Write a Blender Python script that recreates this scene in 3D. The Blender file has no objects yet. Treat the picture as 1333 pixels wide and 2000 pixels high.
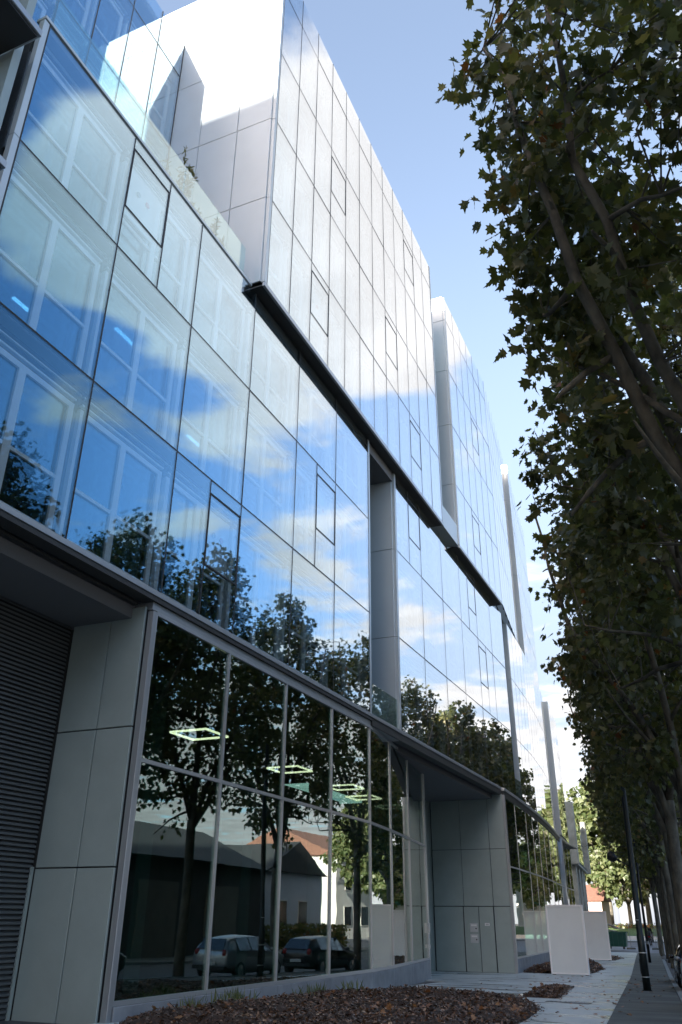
import bpy, bmesh, math, random
import numpy as np
from mathutils import Vector, Matrix

S = bpy.context.scene
COL = S.collection
rnd = random.Random(11)

# ------------------------------------------------------------------ camera
ANG, PITCH, ROLL = 0.4156, 0.4646, 0.0085
def _w(v):
    sa, ca = math.sin(ANG), math.cos(ANG)
    return Vector((v[0] * ca - v[1] * sa, v[0] * sa + v[1] * ca, v[2]))
_f = Vector((0, math.cos(PITCH), math.sin(PITCH)))
_r = Vector((1, 0, 0)); _u = _r.cross(_f)
_r2 = _r * math.cos(ROLL) + _u * math.sin(ROLL)
_u2 = _u * math.cos(ROLL) - _r * math.sin(ROLL)
cr, cu, cf = _w(_r2), _w(_u2), _w(_f)
cam_d = bpy.data.cameras.new('camera'); cam = bpy.data.objects.new('camera', cam_d); COL.objects.link(cam)
M = Matrix.Identity(4)
for i in range(3):
    M[i][0], M[i][1], M[i][2] = cr[i], cu[i], -cf[i]
M[2][3] = 1.6
cam.matrix_world = M
cam_d.sensor_fit = 'VERTICAL'; cam_d.sensor_height = 36; cam_d.sensor_width = 24
cam_d.lens = 1589 / 2000 * 36
cam_d.clip_start = 0.1; cam_d.clip_end = 3000
S.camera = cam

# ------------------------------------------------------------------ sun, sky, exposure
SUN = Vector((-0.14, -1.0, 0.35)).normalized()          # towards the sun
sun_d = bpy.data.lights.new('sun', 'SUN'); sun_d.energy = 3.0; sun_d.angle = math.radians(0.55); sun_d.color = (1, 0.93, 0.84)
sun = bpy.data.objects.new('sun', sun_d); COL.objects.link(sun)
sun.rotation_euler = SUN.to_track_quat('Z', 'Y').to_euler(); sun.location = (-30, -60, 60)

W = bpy.data.worlds.new('World'); S.world = W; W.use_nodes = True
nt = W.node_tree; N = nt.nodes; L = nt.links; N.clear()
def wn(t, **k):
    n = N.new(t)
    for a, b in k.items(): setattr(n, a, b)
    return n
def wmath(op, a, b=None, c=None, clamp=False):
    n = wn('ShaderNodeMath', operation=op, use_clamp=clamp)
    for i, v in enumerate((a, b, c)):
        if v is None: continue
        if isinstance(v, (int, float)): n.inputs[i].default_value = v
        else: L.new(v, n.inputs[i])
    return n.outputs[0]
def wmap(v, a, b, c=0., d=1.):
    n = wn('ShaderNodeMapRange', interpolation_type='SMOOTHSTEP')
    L.new(v, n.inputs[0])
    for i, q in enumerate((a, b, c, d)): n.inputs[i + 1].default_value = q
    return n.outputs[0]
sky = wn('ShaderNodeTexSky', sky_type='NISHITA', sun_disc=False)
sky.sun_elevation = math.asin(SUN.z); sky.sun_rotation = math.atan2(SUN.x, SUN.y)
sky.air_density = 1.0; sky.dust_density = 1.6; sky.ozone_density = 2.0
tc = wn('ShaderNodeTexCoord'); sep = wn('ShaderNodeSeparateXYZ'); L.new(tc.outputs['Generated'], sep.inputs[0])
zc = wmath('MAXIMUM', sep.outputs[2], 0.035)
u = wmath('DIVIDE', sep.outputs[0], zc); v = wmath('DIVIDE', sep.outputs[1], zc)
comb = wn('ShaderNodeCombineXYZ'); L.new(u, comb.inputs[0]); L.new(v, comb.inputs[1])
noi = wn('ShaderNodeTexNoise'); noi.inputs['Scale'].default_value = 2.3; noi.inputs['Detail'].default_value = 9
noi.inputs['Roughness'].default_value = 0.56; noi.inputs['Distortion'].default_value = 0.25
mp = wn('ShaderNodeMapping'); mp.inputs['Location'].default_value = (7.9, 4.3, 0.0); L.new(comb.outputs[0], mp.inputs[0]); L.new(mp.outputs[0], noi.inputs['Vector'])
# cloud banks of a broken sky: one broad bank over the far side of the street, haze and cumulus low down
def bank(cu_, cv_, ru, rv):
    a = wmath('DIVIDE', wmath('SUBTRACT', u, cu_), ru); b = wmath('DIVIDE', wmath('SUBTRACT', v, cv_), rv)
    d = wmath('SQRT', wmath('ADD', wmath('MULTIPLY', a, a), wmath('MULTIPLY', b, b)))
    return wmap(d, 1.25, 0.5, 0.0, 1.0)
b1 = bank(0.50, 0.97, 0.38, 0.42)
b2 = bank(-1.6, -0.9, 0.9, 0.8)
low = wmap(sep.outputs[2], 0.34, 0.14)
cov = wmath('ADD', noi.outputs[0], wmath('MULTIPLY', b1, 0.44))
cov = wmath('ADD', cov, wmath('MULTIPLY', b2, 0.2))
for cu_, cv_, ru_, rv_, am in ((-.22, .95, .34, .85, -.16), (.70, .68, .18, .16, .26), (.80, 1.40, .20, .20, .17), (1.32, 1.66, .26, .20, .18), (.84, .76, .16, .14, .16), (1.05, 2.6, .5, .5, .09)):
    cov = wmath('ADD', cov, wmath('MULTIPLY', bank(cu_, cv_, ru_, rv_), am))
cov = wmath('ADD', cov, wmath('MULTIPLY', low, 0.24))
dens = wmap(cov, 0.545, 0.70)
noi2 = wn('ShaderNodeTexNoise'); noi2.inputs['Scale'].default_value = 2.6; noi2.inputs['Detail'].default_value = 6
L.new(mp.outputs[0], noi2.inputs['Vector'])
shade = wmap(noi2.outputs[0], 0.3, 0.7, 0.80, 1.04)
cc = wn('ShaderNodeMix', data_type='RGBA', blend_type='MULTIPLY'); cc.inputs[0].default_value = 1
CLOUD = 1.95
cc.inputs[6].default_value = (CLOUD, CLOUD * 1.0, CLOUD * 1.02, 1)
cs = wn('ShaderNodeCombineColor'); [L.new(shade, cs.inputs[i]) for i in range(3)]; L.new(cs.outputs[0], cc.inputs[7])
mx = wn('ShaderNodeMix', data_type='RGBA'); st_ = wn('ShaderNodeMix', data_type='RGBA', blend_type='MULTIPLY'); st_.inputs[0].default_value = 1; st_.inputs[7].default_value = (1.08, .87, .73, 1); L.new(sky.outputs[0], st_.inputs[6])
hz = wn('ShaderNodeMix', data_type='RGBA'); az_ = wn('ShaderNodeMix', data_type='RGBA', blend_type='MULTIPLY'); L.new(wmap(sep.outputs[0], .03, .52), az_.inputs[0]); L.new(st_.outputs[2], az_.inputs[6]); az_.inputs[7].default_value = (.50, .72, .95, 1)
L.new(wmath('MULTIPLY', wmap(sep.outputs[2], .80, .18, 0.0, .85), wmath('MULTIPLY', wmap(sep.outputs[1], -.25, .35), wmap(sep.outputs[0], .62, .25, .25, 1.0))), hz.inputs[0]); L.new(az_.outputs[2], hz.inputs[6]); hz.inputs[7].default_value = (.84, .99, 1.27, 1)
L.new(dens, mx.inputs[0]); L.new(hz.outputs[2], mx.inputs[6]); L.new(cc.outputs[2], mx.inputs[7])
bg = wn('ShaderNodeBackground'); bg.inputs[1].default_value = 0.11; L.new(mx.outputs[2], bg.inputs[0])
out = wn('ShaderNodeOutputWorld'); L.new(bg.outputs[0], out.inputs[0])

S.view_settings.view_transform = 'Standard'; S.view_settings.look = 'None'
S.view_settings.exposure = 2.6; S.view_settings.gamma = 1; S.view_settings.use_curve_mapping = False
S.render.engine = 'CYCLES'
cy = S.cycles; cy.use_denoising = True; cy.max_bounces = 9; cy.diffuse_bounces = 3; cy.glossy_bounces = 5
cy.transmission_bounces = 4; cy.transparent_max_bounces = 24; cy.caustics_reflective = False; cy.caustics_refractive = False
cy.sample_clamp_indirect = 6

# ------------------------------------------------------------------ materials
MATS = {}
def mat(name, base=(.5, .5, .5), rough=.6, metal=0., noise=None, bump=None, spec=.5, emit=None, scale_v=(1, 1, 1)):
    """noise: (scale, amount, second colour or None); bump: (scale, strength)"""
    m = bpy.data.materials.new(name); m.use_nodes = True; t = m.node_tree; p = t.nodes['Principled BSDF']
    p.inputs['Base Color'].default_value = (*base, 1); p.inputs['Roughness'].default_value = rough; p.inputs['Metallic'].default_value = metal
    p.inputs['Specular IOR Level'].default_value = spec
    if noise or bump:
        c = t.nodes.new('ShaderNodeTexCoord'); mpn = t.nodes.new('ShaderNodeMapping'); mpn.inputs['Scale'].default_value = scale_v
        g = t.nodes.new('ShaderNodeNewGeometry'); t.links.new(g.outputs['Position'], mpn.inputs[0])
    if noise:
        n = t.nodes.new('ShaderNodeTexNoise'); n.inputs['Scale'].default_value = noise[0]; n.inputs['Detail'].default_value = 6; n.inputs['Roughness'].default_value = .6
        t.links.new(mpn.outputs[0], n.inputs['Vector'])
        r = t.nodes.new('ShaderNodeValToRGB'); r.color_ramp.elements[0].position = .32; r.color_ramp.elements[1].position = .68
        c2 = noise[2] if len(noise) > 2 and noise[2] else tuple(x * (1 - noise[1]) for x in base)
        r.color_ramp.elements[0].color = (*c2, 1); r.color_ramp.elements[1].color = (*base, 1)
        t.links.new(n.outputs[0], r.inputs[0]); t.links.new(r.outputs[0], p.inputs['Base Color'])
        if len(noise) > 3:
            mr = t.nodes.new('ShaderNodeMapRange'); mr.inputs[1].default_value = .35; mr.inputs[2].default_value = .65
            mr.inputs[3].default_value = noise[3][0]; mr.inputs[4].default_value = noise[3][1]
            t.links.new(n.outputs[0], mr.inputs[0]); t.links.new(mr.outputs[0], p.inputs['Roughness'])
    if bump:
        n2 = t.nodes.new('ShaderNodeTexNoise'); n2.inputs['Scale'].default_value = bump[0]; n2.inputs['Detail'].default_value = 5
        t.links.new(mpn.outputs[0], n2.inputs['Vector']); b = t.nodes.new('ShaderNodeBump'); b.inputs['Strength'].default_value = bump[1]; b.inputs['Distance'].default_value = bump[2] if len(bump) > 2 else .02
        t.links.new(n2.outputs[0], b.inputs['Height']); t.links.new(b.outputs[0], p.inputs['Normal'])
    if emit:
        p.inputs['Emission Color'].default_value = (*emit[0], 1); p.inputs['Emission Strength'].default_value = emit[1]
    MATS[name] = m; return m
def glass(name, tint, rtint, base, gain, power, wob=.0, rough=0., lim=None):
    """thin architectural glass: tinted transmission + coating reflection that grows towards grazing"""
    m = bpy.data.materials.new(name); m.use_nodes = True; t = m.node_tree; t.nodes.clear(); n = t.nodes; l = t.links
    o = n.new('ShaderNodeOutputMaterial'); tr = n.new('ShaderNodeBsdfTransparent'); tr.inputs[0].default_value = (*tint, 1)
    gl = n.new('ShaderNodeBsdfGlossy'); gl.inputs[0].default_value = (*rtint, 1); gl.inputs['Roughness'].default_value = rough
    lw = n.new('ShaderNodeLayerWeight'); lw.inputs[0].default_value = .5
    pw = n.new('ShaderNodeMath'); pw.operation = 'POWER'; pw.inputs[1].default_value = power; l.new(lw.outputs['Facing'], pw.inputs[0])
    ma = n.new('ShaderNodeMath'); ma.operation = 'MULTIPLY_ADD'; ma.use_clamp = True; ma.inputs[1].default_value = gain; ma.inputs[2].default_value = base; l.new(pw.outputs[0], ma.inputs[0])
    if lim:
        pm = n.new('ShaderNodeMapRange'); pm.interpolation_type = 'SMOOTHSTEP'; pm.inputs[1].default_value = lim[0]; pm.inputs[2].default_value = lim[1]
        l.new(lw.outputs['Facing'], pm.inputs[0]); l.new(pm.outputs[0], ma.inputs[0])
    mi = n.new('ShaderNodeMixShader'); l.new(ma.outputs[0], mi.inputs[0]); l.new(tr.outputs[0], mi.inputs[1]); l.new(gl.outputs[0], mi.inputs[2]); l.new(mi.outputs[0], o.inputs[0])
    p2_ = n.new('ShaderNodeMapRange'); p2_.interpolation_type = 'SMOOTHSTEP'; p2_.inputs[1].default_value = .36; p2_.inputs[2].default_value = .76; l.new(lw.outputs['Facing'], p2_.inputs[0])
    cm_ = n.new('ShaderNodeMix'); cm_.data_type = 'RGBA'; l.new(p2_.outputs[0], cm_.inputs[0]); cm_.inputs[6].default_value = (*rtint, 1); cm_.inputs[7].default_value = (1, 1, 1, 1); l.new(cm_.outputs[2], gl.inputs[0])
    if wob:
        g = n.new('ShaderNodeNewGeometry'); ns = n.new('ShaderNodeTexNoise'); ns.inputs['Scale'].default_value = .9; ns.inputs['Detail'].default_value = 1.5
        l.new(g.outputs['Position'], ns.inputs['Vector']); b = n.new('ShaderNodeBump'); b.inputs['Strength'].default_value = wob; b.inputs['Distance'].default_value = .01
        l.new(ns.outputs[0], b.inputs['Height']); l.new(b.outputs[0], gl.inputs['Normal'])
    MATS[name] = m; return m
glass('curtain_glass', (.94, .98, .99), (.48, .80, 1.0), .075, .84, 2.6, .05, lim=(.28, .92))
glass('inner_glass', (.12, .24, .34), (.40, .76, 1.0), .12, .70, 2.4, .04)
glass('shop_glass', (.46, .66, .60), (.86, .95, .95), .085, .88, 2.5, .12)
glass('guard_glass', (.80, .92, .90), (.95, 1, 1), .07, .85, 2.6)
glass('car_glass', (.10, .12, .12), (1, 1, 1), .08, .85, 3)
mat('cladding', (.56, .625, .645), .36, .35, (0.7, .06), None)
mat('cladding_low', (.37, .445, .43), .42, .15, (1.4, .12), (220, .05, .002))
mat('frame_white', (.84, .87, .89), .4)
mat('frame_alu', (.50, .53, .55), .35, .6)
mat('fascia', (.42, .45, .47), .38, .6)
mat('joint_black', (.012, .013, .015), .6)
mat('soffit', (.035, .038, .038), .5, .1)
mat('cavity', (.20, .22, .235), .7)
mat('slab', (.16, .165, .17), .8)
mat('room', (.13, .14, .15), .85)
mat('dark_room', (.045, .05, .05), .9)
mat('rail_metal', (.50, .54, .57), .3, .8)
mat('led', (1, 1, 1), .5, emit=((1, .93, .82), 2.5))
mat('led_ring', (1, 1, 1), .5, emit=((1, .62, .45), .8))
mat('opening_panel', (.80, .80, .80), .35)
mat('dot_red', (.55, .06, .05), .4)
mat('dot_grey', (.22, .25, .30), .4)
mat('concrete_plinth', (.30, .32, .34), .7, 0, (2.2, .28), (60, .15))
mat('louvre', (.115, .13, .135), .5, .3)
mat('plate', (.62, .65, .66), .35, .5)
mat('paving', (.58, .64, .63), .5, 0, (.55, .3, (.27, .30, .31), (.16, .60)), (35, .12, .01), scale_v=(.6, 1.7, 1))
mat('paving_base', (.09, .09, .09), .8)
mat('path_asphalt', (.15, .165, .15), .75, 0, (.8, .4, (.055, .062, .058)), (90, .3, .01), scale_v=(.5, 1.6, 1))
mat('road_asphalt', (.06, .062, .065), .75, 0, (.6, .3), (90, .3, .01))
mat('far_road', (.16, .17, .19), .6, 0, (.4, .2), (60, .1))
mat('kerb', (.30, .33, .33), .7, 0, (5, .3), (60, .2, .01))
mat('earth', (.10, .09, .075), .9, 0, (.3, .4))
mat('mulch', (.085, .046, .027), .9, 0, (16, .6, (.03, .018, .011)), (30, .9, .05))
mat('water', (.02, .025, .03), .04, 0, spec=.6)
mat('grass', (.085, .15, .035), .8, 0, (3, .4, (.05, .09, .02)), (40, .6, .05))
mat('bark', (.17, .155, .115), .85, 0, (4.5, .5, (.045, .040, .030)), (14, .5, .03), scale_v=(1, 1, .45))
mat('pole_green', (.018, .026, .026), .45, .4, (6, .3))
mat('board_white', (.76, .81, .81), .25, 0, (1.5, .05))
mat('board_frame', (.90, .91, .90), .3)
mat('tyre', (.015, .015, .016), .8)
mat('rim', (.35, .36, .37), .3, .8)
mat('car_black', (.012, .013, .016), .22, .2, spec=.6)
mat('car_grey', (.09, .10, .11), .25, .5)
mat('car_blue', (.03, .06, .12), .25, .3)
mat('car_silver', (.32, .34, .36), .28, .6)
mat('tail_lamp', (.30, .012, .012), .2)
mat('head_lamp', (.7, .72, .74), .12)
mat('number_plate', (.65, .65, .6), .5)
mat('bin_green', (.018, .115, .085), .45, 0, (4, .3))
mat('cardboard', (.50, .48, .45), .8, 0, (3, .3))
mat('render_pink', (.70, .50, .44), .85, 0, (.8, .15))
mat('render_white', (.68, .66, .62), .85, 0, (.7, .12))
mat('render_blue', (.52, .56, .62), .85, 0, (.7, .12))
mat('brick_red', (.36, .15, .10), .85, 0, (2, .2))
mat('roof_tile', (.24, .12, .085), .85, 0, (3, .3), (8, .4, .05))
mat('shed_wall', (.055, .058, .058), .85, 0, (.9, .4, (.025, .027, .027)))
mat('shed_roof', (.045, .05, .052), .8, 0, (1.2, .3))
mat('pane_dark', (.02, .025, .03), .1, 0)
mat('concrete', (.36, .36, .31), .8, 0, (1.3, .25, (.22, .22, .18)), (30, .2, .01))
mat('concrete_dark', (.15, .15, .13), .85, 0, (1.0, .3))
mat('iron', (.015, .016, .018), .5, .4)
mat('galv', (.25, .27, .28), .5, .6)
mat('twig', (.06, .05, .035), .9)
mat('rubber', (.02, .02, .02), .7)
mat('sign_green', (.03, .16, .10), .5)
mat('ivory', (.62, .60, .55), .6)
def leafmat(name, cols, trans=.45):
    m = bpy.data.materials.new(name); m.use_nodes = True; t = m.node_tree; t.nodes.clear(); n = t.nodes; l = t.links
    o = n.new('ShaderNodeOutputMaterial'); at = n.new('ShaderNodeAttribute'); at.attribute_name = 'tint'
    r = n.new('ShaderNodeValToRGB'); r.color_ramp.elements.remove(r.color_ramp.elements[1])
    r.color_ramp.elements[0].position = 0; r.color_ramp.elements[0].color = (*cols[0][1], 1)
    for p_, c_ in cols[1:]:
        e_ = r.color_ramp.elements.new(p_); e_.color = (*c_, 1)
    l.new(at.outputs['Fac'], r.inputs[0])
    p = n.new('ShaderNodeBsdfPrincipled'); p.inputs['Roughness'].default_value = .42; p.inputs['Specular IOR Level'].default_value = .5; l.new(r.outputs[0], p.inputs['Base Color'])
    tl = n.new('ShaderNodeBsdfTranslucent')
    hs = n.new('ShaderNodeMix'); hs.data_type = 'RGBA'; hs.blend_type = 'MULTIPLY'; hs.inputs[0].default_value = 1; hs.inputs[7].default_value = (1.5, 1.5, .7, 1); l.new(r.outputs[0], hs.inputs[6]); l.new(hs.outputs[2], tl.inputs[0])
    mi = n.new('ShaderNodeMixShader'); mi.inputs[0].default_value = trans; l.new(p.outputs[0], mi.inputs[1]); l.new(tl.outputs[0], mi.inputs[2]); l.new(mi.outputs[0], o.inputs[0])
    MATS[name] = m
leafmat('plane_leaf', [(0, (.055, .070, .034)), (.35, (.095, .110, .046)), (.7, (.15, .155, .062)), (.93, (.22, .19, .085)), (.97, (.20, .10, .035)), (1, (.22, .085, .03))])
leafmat('far_leaf', [(0, (.09, .13, .05)), (.5, (.15, .18, .08)), (1, (.24, .25, .13))])
leafmat('chip', [(0, (.045, .024, .013)), (.5, (.115, .060, .034)), (.85, (.22, .125, .07)), (1, (.36, .26, .17))], .0)
leafmat('dry_leaf', [(0, (.20, .075, .03)), (.6, (.26, .12, .05)), (1, (.34, .19, .09))], .15)

# ------------------------------------------------------------------ helpers
WM = {}
class MB:
    def __init__(s): s.v = []; s.f = []
    def quad(s, a, b, c, d):
        i = len(s.v); s.v += [a, b, c, d]; s.f.append((i, i + 1, i + 2, i + 3)); return s
    def poly(s, pts):
        i = len(s.v); s.v += list(pts); s.f.append(tuple(range(i, i + len(pts)))); return s
    def box(s, x0, x1, y0, y1, z0, z1):
        i = len(s.v)
        s.v += [(x0, y0, z0), (x1, y0, z0), (x1, y1, z0), (x0, y1, z0), (x0, y0, z1), (x1, y0, z1), (x1, y1, z1), (x0, y1, z1)]
        s.f += [(i, i + 3, i + 2, i + 1), (i + 4, i + 5, i + 6, i + 7), (i, i + 1, i + 5, i + 4), (i + 1, i + 2, i + 6, i + 5), (i + 2, i + 3, i + 7, i + 6), (i + 3, i, i + 4, i + 7)]
        return s
    def hexa(s, p):   # 8 points: bottom 4 (ccw), top 4
        i = len(s.v); s.v += list(p)
        s.f += [(i, i + 3, i + 2, i + 1), (i + 4, i + 5, i + 6, i + 7), (i, i + 1, i + 5, i + 4), (i + 1, i + 2, i + 6, i + 5), (i + 2, i + 3, i + 7, i + 6), (i + 3, i, i + 4, i + 7)]
        return s
    def prism(s, pts, z0, z1):
        i = len(s.v); n = len(pts)
        zf = (lambda z, p: z(p) if callable(z) else z)
        s.v += [(p[0], p[1], zf(z0, p)) for p in pts] + [(p[0], p[1], zf(z1, p)) for p in pts]
        s.f.append(tuple(range(i + n - 1, i - 1, -1))); s.f.append(tuple(range(i + n, i + 2 * n)))
        for k in range(n):
            j = (k + 1) % n; s.f.append((i + k, i + j, i + n + j, i + n + k))
        return s
    def tube(s, pts, rads, n=8, cap=True):
        i0 = len(s.v); pts = [Vector(p) for p in pts]; m = len(pts); up = Vector((.31, .17, .93))
        for k, p in enumerate(pts):
            d = (pts[min(k + 1, m - 1)] - pts[max(k - 1, 0)])
            if d.length < 1e-9: d = Vector((0, 0, 1))
            d.normalize()
            a = d.cross(up if abs(d.dot(up)) < .95 else Vector((1, 0, 0))).normalized(); b = d.cross(a)
            r = rads[k] if hasattr(rads, '__len__') else rads
            for q in range(n):
                t = 2 * math.pi * q / n; s.v.append(tuple(p + a * (r * math.cos(t)) + b * (r * math.sin(t))))
        for k in range(m - 1):
            for q in range(n):
                w = (q + 1) % n; s.f.append((i0 + k * n + q, i0 + k * n + w, i0 + (k + 1) * n + w, i0 + (k + 1) * n + q))
        if cap:
            s.f.append(tuple(i0 + q for q in range(n - 1, -1, -1))); s.f.append(tuple(i0 + (m - 1) * n + q for q in range(n)))
        return s
    def ball(s, c, r, nu=12, nv=8):
        rr = r if hasattr(r, '__len__') else (r, r, r); i0 = len(s.v)
        for a in range(nv + 1):
            th = math.pi * a / nv
            for b in range(nu):
                ph = 2 * math.pi * b / nu; s.v.append((c[0] + rr[0] * math.sin(th) * math.cos(ph), c[1] + rr[1] * math.sin(th) * math.sin(ph), c[2] + rr[2] * math.cos(th)))
        for a in range(nv):
            for b in range(nu):
                w = (b + 1) % nu; s.f.append((i0 + a * nu + b, i0 + (a + 1) * nu + b, i0 + (a + 1) * nu + w, i0 + a * nu + w))
        return s
    def mesh(s, name, m, smooth=False, bevel=0):
        me = bpy.data.meshes.new(name); me.from_pydata(s.v, [], s.f)
        if m: me.materials.append(MATS[m])
        if bevel:
            b = bmesh.new(); b.from_mesh(me); bmesh.ops.remove_doubles(b, verts=b.verts, dist=1e-5)
            bmesh.ops.bevel(b, geom=list(b.edges), offset=bevel, segments=1, affect='EDGES'); b.to_mesh(me); b.free()
        if smooth: me.polygons.foreach_set('use_smooth', [True] * len(me.polygons))
        me.update(); return me
def link(name, data, parent=None, mw=None):
    o = bpy.data.objects.new(name, data); COL.objects.link(o); mw = mw or Matrix.Identity(4)
    if parent is not None:
        o.parent = parent; o.matrix_parent_inverse = WM[parent.name].inverted()
    o.matrix_basis = mw; WM[o.name] = mw.copy(); return o
def build(name, mb, m, parent=None, smooth=False, bevel=0):
    return link(name, mb.mesh(name, m, smooth, bevel), parent)
def empty(name, loc): return link(name, None, None, Matrix.Translation(loc))
def tag(o, label=None, cat=None, group=None, kind=None):
    if label: o['label'] = label
    if cat: o['category'] = cat
    if group: o['group'] = group
    if kind: o['kind'] = kind
    return o
CACHE = {}
def boxo(name, c, d, m, parent, rz=0., tilt=(0, 0), bevel=0):
    """one box piece (shared mesh data for alike pieces)"""
    key = ('box', name, tuple(round(q, 3) for q in d), m, bevel)
    if key not in CACHE:
        CACHE[key] = MB().box(-d[0] / 2, d[0] / 2, -d[1] / 2, d[1] / 2, -d[2] / 2, d[2] / 2).mesh(name, m, False, bevel)
    mw = Matrix.Translation(c) @ Matrix.Rotation(rz + tilt[0], 4, 'Z') @ Matrix.Rotation(tilt[1], 4, 'Y')
    return link(name, CACHE[key], parent, mw)
def span(name, x0, x1, y0, y1, z0, z1, m, parent, bevel=0, tilt=(0, 0)):
    return boxo(name, ((x0 + x1) / 2, (y0 + y1) / 2, (z0 + z1) / 2), (abs(x1 - x0), abs(y1 - y0), abs(z1 - z0)), m, parent, 0, tilt, bevel)
def jit(a=.0022): return (rnd.uniform(-a, a), rnd.uniform(-a, a))
def copy_tree(o, mw, parent=None):
    c = o.copy(); COL.objects.link(c); WM[c.name] = mw.copy()
    if parent is None: c.parent = None; c.matrix_basis = mw
    else: c.parent = parent; c.matrix_parent_inverse = Matrix.Identity(4); c.matrix_basis = WM[o.parent.name].inverted() @ WM[o.name]
    if parent is not None: WM[c.name] = WM[parent.name] @ c.matrix_basis
    for ch in list(o.children): copy_tree(ch, None, c) if False else _copy_child(ch, c)
    return c
def _copy_child(o, parent):
    c = o.copy(); COL.objects.link(c); c.parent = parent; c.matrix_parent_inverse = Matrix.Identity(4)
    loc = WM[o.parent.name].inverted() @ WM[o.name]; c.matrix_basis = loc; WM[c.name] = WM[parent.name] @ loc
    for ch in list(o.children): _copy_child(ch, c)

# ------------------------------------------------------------------ ground, road, pavement
def gz(y):
    y = max(y, -25)
    if y < 40: return .355 - .0202 * y
    if y < 46:
        t = (y - 40) / 6; return -.453 - .05 * t * (2 - t)
    if y < 74: return -.503
    if y < 96:
        t = (y - 74) / 22; t = t * t * (3 - 2 * t); return -.503 + .42 * t
    return -.083
def xk(y): return -1.58 - .087 * (y - 24.1) if y < 75 else -6.0
def xe(y): return -2.43 - .0905 * (y - 17.2)
YS = [-200, -80, -25] + [q for q in np.arange(-20, 110.1, 2.)] + [130, 200, 350, 700]
def sheet(name, m, x0, x1, ys, dz=0., nx=1, kind='structure', lab=None):
    mb = MB(); f0 = x0 if callable(x0) else (lambda y: x0); f1 = x1 if callable(x1) else (lambda y: x1)
    for a, b in zip(ys[:-1], ys[1:]):
        for i in range(nx):
            t0, t1 = i / nx, (i + 1) / nx
            P = lambda y, t: (f0(y) + (f1(y) - f0(y)) * t, y, gz(y) + dz)
            mb.quad(P(a, t0), P(a, t1), P(b, t1), P(b, t0))
    o = build(name, mb, m); tag(o, lab, None, None, kind); return o
sheet('ground', 'earth', -500, 500, YS, -.17)
rng = lambda a, b, s=2.: list(np.arange(a, b, s)) + [b]
sheet('road', 'road_asphalt', lambda y: xk(y) + .17, 8.8, rng(-60, 74.5), -.13)
sheet('cross_road', 'far_road', -70, 60, rng(75, 97), -.125)
sheet('path', 'path_asphalt', lambda y: xe(y) + .004, lambda y: xk(y), rng(-30, 74.5), -.002)
sheet('pavement_opposite', 'path_asphalt', 9.0, 13, rng(-60, 74.5), -.01)
pav = sheet('pavement', 'paving_base', -30, xe, rng(-30, 75), -.04)
ys = [-12, -6, 0, 5, 9.3, 13.4, 17.2, 20.6, 23.9, 27.4, 31.2, 35.4, 39.9, 45, 51, 58, 66, 75]
for a, b in zip(ys[:-1], ys[1:]):
    cols = [(-9.62, -6.6), (-6.6, None)] if b < 32 or a > 40 else [(-13.3, -9.5), (-9.5, -6.6), (-6.6, None)]
    if a > 44: cols = [(-16, -7.6), (-7.6, None)]
    for xa, xb in cols:
        g = .006
        P = lambda x, y: (x, y, gz(y))
        xa0 = xa + g; f = (lambda y: xe(y)) if xb is None else (lambda y: xb - g)
        p = [(xa0, a + g), (f(a + g), a + g), (f(b - g), b - g), (xa0, b - g)]
        build('paving_slab', MB().hexa([(q[0], q[1], gz(q[1]) - .035) for q in p] + [(q[0], q[1], gz(q[1])) for q in p]), 'paving', pav)
kb = MB(); kerb = build('kerb', MB().box(-2, -1.9, -30, -29.9, .3, .4), 'kerb'); tag(kerb, kind='structure')
kerb.data.clear_geometry(); mbk = MB()
for a in np.arange(-30, 61.9, 2.):
    P = lambda y, o, z: (xk(y) + o, y, gz(y) + z)
    mbk.hexa([P(a, .01, -.3), P(a, .16, -.3), P(a + 2, .16, -.3), P(a + 2, .01, -.3), P(a, .01, -.02), P(a, .16, -.02), P(a + 2, .16, -.02), P(a + 2, .01, -.02)])
kerb.data = mbk.mesh('kerb', 'kerb')
for a in np.arange(12, 62, 1.0):
    P = lambda y, o, z: (xk(y) + o, y, gz(y) + z)
    build('kerb_stone', MB().hexa([P(a + .006, 0, -.1), P(a + .006, .17, -.1), P(a + .994, .17, -.1), P(a + .994, 0, -.1), P(a + .006, 0, .018), P(a + .006, .17, .016), P(a + .994, .17, .016), P(a + .994, 0, .018)]), 'kerb', kerb)
k2 = MB(); k2.box(8.8, 9.0, -60, 74.5, -.8, .02); k2o = build('kerb_opposite', MB(), 'kerb'); mbo = MB()
for a in np.arange(-60, 74, 2.): mbo.hexa([(8.8, a, gz(a) - .3), (9, a, gz(a) - .3), (9, a + 2, gz(a + 2) - .3), (8.8, a + 2, gz(a + 2) - .3), (8.8, a, gz(a)), (9, a, gz(a)), (9, a + 2, gz(a + 2)), (8.8, a + 2, gz(a + 2))])
k2o.data = mbo.mesh('kerb_opposite', 'kerb'); tag(k2o, kind='structure')
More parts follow.
